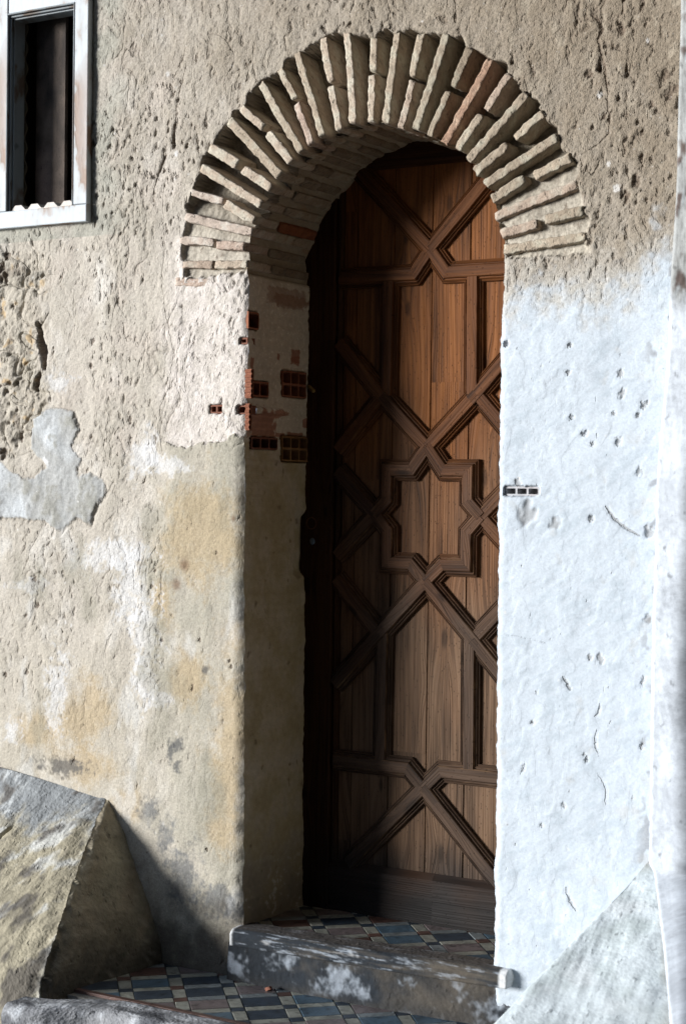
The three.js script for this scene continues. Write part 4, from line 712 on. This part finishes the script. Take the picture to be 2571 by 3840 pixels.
function clip(P, a, b, c) { const o = []; for (let i = 0; i < P.length; i++) { const p = P[i], q = P[(i + 1) % P.length], d = a * p[0] + b * p[1] - c, e = a * q[0] + b * q[1] - c; if (d <= 0) o.push(p); if ((d < 0) !== (e < 0) && d !== e) { const t = d / (d - e); o.push([lerp(p[0], q[0], t), lerp(p[1], q[1], t)]); } } return o; }
// lattice of large coloured tiles divided by cream strips with small dark squares, laid aslant
function layTiles(parent, y, org, planes, range, seed) {
  const A = [0.723, -0.69], B = [0.66, 0.75], b1 = 0.112, s1 = 0.041, b2 = 0.084, s2 = 0.037, j = 0.0012;
  for (let m = -range; m <= range; m++) for (let n = -range; n <= range; n++) for (const [u0, u1, v0, v1, kind] of [[0, b1, 0, b2, 0], [b1, b1 + s1, 0, b2, 1], [0, b1, b2, b2 + s2, 2], [b1, b1 + s1, b2, b2 + s2, 3]]) {
    const U = m * (b1 + s1), V = n * (b2 + s2); let P = [[u0 + j, v0 + j], [u1 - j, v0 + j], [u1 - j, v1 - j], [u0 + j, v1 - j]].map(([u, v]) => [org[0] + A[0] * (U + u) + B[0] * (V + v), org[1] + A[1] * (U + u) + B[1] * (V + v)]);
    for (const pl of planes) { P = clip(P, ...pl); if (P.length < 3) break; }
    if (P.length < 3) continue;
    P = P.map((p, i) => [p[0] + 0.0022 * (h01(m * 9 + i, n, seed + kind + 40) - 0.5), p[1] + 0.0022 * (h01(m * 9 + i, n, seed + kind + 50) - 0.5)]);
    let ar = 0; P.forEach((p, i) => { const q = P[(i + 1) % P.length]; ar += p[0] * q[1] - q[0] * p[1]; }); if (Math.abs(ar) < 0.0002) continue;
    const h = h01(m + 50, n + 50, seed + kind), mat = kind === 0 ? [TILE.blue, TILE.navy, TILE.mauve, TILE.navy, TILE.red, TILE.blue, TILE.mauve][((m * 3 + n * 2 + (h * 2 | 0)) % 7 + 7) % 7] : kind === 3 ? (h < 0.6 ? TILE.navy : TILE.red) : h < 0.8 ? TILE.cream : TILE.grey;
    const sh = new THREE.Shape(P.map(p => new THREE.Vector2(p[0], -p[1]))), g = new THREE.ExtrudeGeometry(sh, { depth: 0.008, bevelEnabled: true, bevelSize: 0.0012, bevelThickness: 0.0012, bevelOffset: -0.0012, bevelSegments: 1 });
    g.rotateX(-Math.PI / 2); boxUV(g, 0.5, h * 3); const t = part('tile', g, mat, parent); t.position.y = y - 0.0075 + 0.0016 * h;
  }
}
const grout = new THREE.MeshStandardMaterial({ map: plC, bumpMap: plB, bumpScale: 0.003, color: new THREE.Color().setRGB(0.2, 0.195, 0.18), roughness: 0.95 });
const TREAD = 0.152;
{
  const floor = new THREE.Group(); floor.name = 'floor'; floor.userData = { kind: 'structure' }; scene.add(floor);
  part('mortar_bed', boxUV(new THREE.BoxGeometry(2.6, 0.16, 0.9), 0.8).translate(0.05, -0.083, -0.05), grout, floor);
  layTiles(floor, 0.002, [-0.528, 0.289], [[0, 1, 0.35], [0, -1, 0.03], [-1, 0, 0.85], [1, 0, 0.9]], 9, 5);
  // worn rounded edge of the landing with a strip of red tiles behind it
  part('red_strip', boxUV(new THREE.BoxGeometry(1.7, 0.012, 0.018), 0.5).translate(0.1, 0.0, 0.361), TILE.red, floor);
  const nose = grid(220, 26, (u, v) => { const x = lerp(-0.76, 1.0, u), bow = 0.11 * sm(-0.48, -0.72, x), a = v; let z, y; if (a < 0.45) { z = lerp(0.371, 0.455, a / 0.45); y = 0.006; } else if (a < 0.75) { const t = (a - 0.45) / 0.3 * Math.PI / 2; z = 0.455 + 0.035 * Math.sin(t); y = 0.006 - 0.035 * (1 - Math.cos(t)); } else { z = 0.49; y = lerp(-0.029, -0.2, (a - 0.75) / 0.25); }
    const h = 0.006 * fbm(x * 9, z * 9 + y * 5, 3, 1201) + 0.002 * fbm(x * 40, z * 40 + y * 30, 3, 1203), q = fbm(x * 12, z * 30 + y * 20, 4, 1205), c = [0.33, 0.34, 0.36]; mix3(c, [0.62, 0.65, 0.69], sm(-0.05, 0.35, q)); mix3(c, [0.07, 0.075, 0.09], 0.85 * sm(0.05, 0.4, fbm(x * 7 + 3, z * 12 + y * 12, 4, 1207)));
    return { p: [x, y + h - 0.004 * (a < 0.02), z + bow + h], uv: [x / 0.8, (z - y) / 0.8], c }; });
  part('step_nosing', nose, dirtyPlaster, floor, 'worn grey and white rounded edge of the lower landing');
  const ground = part('ground', new THREE.PlaneGeometry(400, 400).rotateX(-Math.PI / 2), new THREE.MeshStandardMaterial({ color: new THREE.Color().setRGB(0.07, 0.068, 0.065), roughness: 0.95 }), scene);
  part('courtyard_paving', new THREE.PlaneGeometry(14, 12).rotateX(-Math.PI / 2), new THREE.MeshStandardMaterial({ color: new THREE.Color().setRGB(0.5, 0.5, 0.48), roughness: 0.9 }), scene).userData = { kind: 'structure' }; scene.getObjectByName('courtyard_paving').position.set(8.4, -0.18, -6.6);
  ground.position.y = -0.19; ground.userData = { kind: 'structure' };
}
{
  const st = thing('door_step', 'stained concrete doorstep with worn painted nosing and tiled top under the door', 'step');
  const stain = (x, y, z, s) => { const q = fbm(x * 7 + s, (y - z) * 11, 4, 1301 + s), c = [0.15, 0.13, 0.105]; mix3(c, [0.016, 0.027, 0.042], sat(0.78 + 1.3 * q + 0.5 * sm(0.0, -0.3, x) - 0.25 * sm(0.2, 0.4, x))); mix3(c, [0.72, 0.82, 0.95], 0.7 * sm(0.08, 0.45, fbm(x * 9 + 5 + s, (y - z) * 9, 5, 1311) + 0.3 * fbm(x * 60, (y - z) * 50, 2, 1313))); mix3(c, [0.25, 0.205, 0.15], 0.4 * sm(0.2, 0.4, x) * sm(0.55, 0.4, x)); mix3(c, [0.05, 0.05, 0.05], 0.75 * sm(0.05, 0.0, y + 0.03 * q)); return c.map(v => v * 0.52); };
  const stepMat = dirtyPlaster.clone(); stepMat.bumpScale = 0.0028;
  part('riser', grid(280, 50, (u, v) => { const x = lerp(-0.37, 0.66, u), y = lerp(0.118, -0.03, v), z = 0.026 - 0.03 * sm(0.0, 0.6, x) * (1 - v * 0.3) + 0.012 * v, h = 0.006 * fbm(x * 8, y * 8, 3, 1321) + 0.0025 * fbm(x * 45, y * 45, 3, 1323); return { p: [x, y, z + h], uv: [x / 0.8, y / 0.8], c: stain(x, y, 0, 0) }; }), stepMat, st);
  part('nosing', grid(280, 40, (u, v) => { // rounded bar along the front of the tread
    const x = lerp(-0.362, 0.572, u), end = Math.min(1, Math.min(u, 1 - u) * 120), tilt = 0.012 * (x + 0.36) / 0.93; let y, z; const ZF = 0.047 - 0.012 * sm(0.1, 0.6, x);
    if (v < 0.35) { z = lerp(-0.055, ZF - 0.02, v / 0.35); y = 0.163; } else if (v < 0.62) { const t = (v - 0.35) / 0.27 * Math.PI / 2; z = ZF - 0.02 + 0.02 * Math.sin(t); y = 0.163 - 0.02 * (1 - Math.cos(t)); } else if (v < 0.85) { z = ZF; y = lerp(0.143, 0.116, (v - 0.62) / 0.23); } else { z = lerp(ZF, 0, (v - 0.85) / 0.15); y = 0.114; }
    const h = 0.004 * fbm(x * 9, v * 3, 3, 1331) + 0.0015 * fbm(x * 50, v * 14, 3, 1333), q = fbm(x * 8, v * 2, 4, 1335), c = stain(x, 0.3, z * 2 + v, 7);
    mix3(c, [0.09, 0.075, 0.065], 0.7 * sm(0.42, 0.3, v));  mix3(c, [0.74, 0.76, 0.78], sm(0.2, 0.45, q) * sm(0.35, 0.5, v) * 0.6); mix3(c, [0.78, 0.8, 0.82], 0.95 * Math.max(sm(0.535, 0.545, x), sm(-0.34, -0.352, x)));
    return { p: [x, lerp(0.14, y, end) + tilt + h * 0.5, lerp(0.0, z, end) + h], uv: [x / 0.8, (z - y) / 0.8], c }; }), stepMat, st, 'worn painted edge of the doorstep');
  part('core', new THREE.BoxGeometry(0.95, 0.3, 0.46).translate(0.09, TREAD - 0.157, -0.235), grout, st);
  part('red_strip', boxUV(new THREE.BoxGeometry(0.86, 0.012, 0.016), 0.5).translate(0.08, TREAD - 0.002, -0.066), TILE.red, st);
  layTiles(st, TREAD + 0.001, [0.073 - 0.012, -0.142 - 0.02], [[0, 1, -0.077], [0, -1, 0.4], [-1, 0, 0.36], [1, 0, 0.53]], 7, 9);
}
{ const g = brickGeo(0.02, 0.014, 0.012, 4.4, 0.004), p = new THREE.Mesh(g, clay[1]); p.name = 'brick_chip'; p.position.set(-0.2, 0.008, 0.06); p.rotation.set(1.2, 0.6, 0.2); scene.add(p); tag(p, 'small orange brick chip lying on the floor tiles at the foot of the doorstep', 'brick chip'); }

renderer.render(scene, camera);
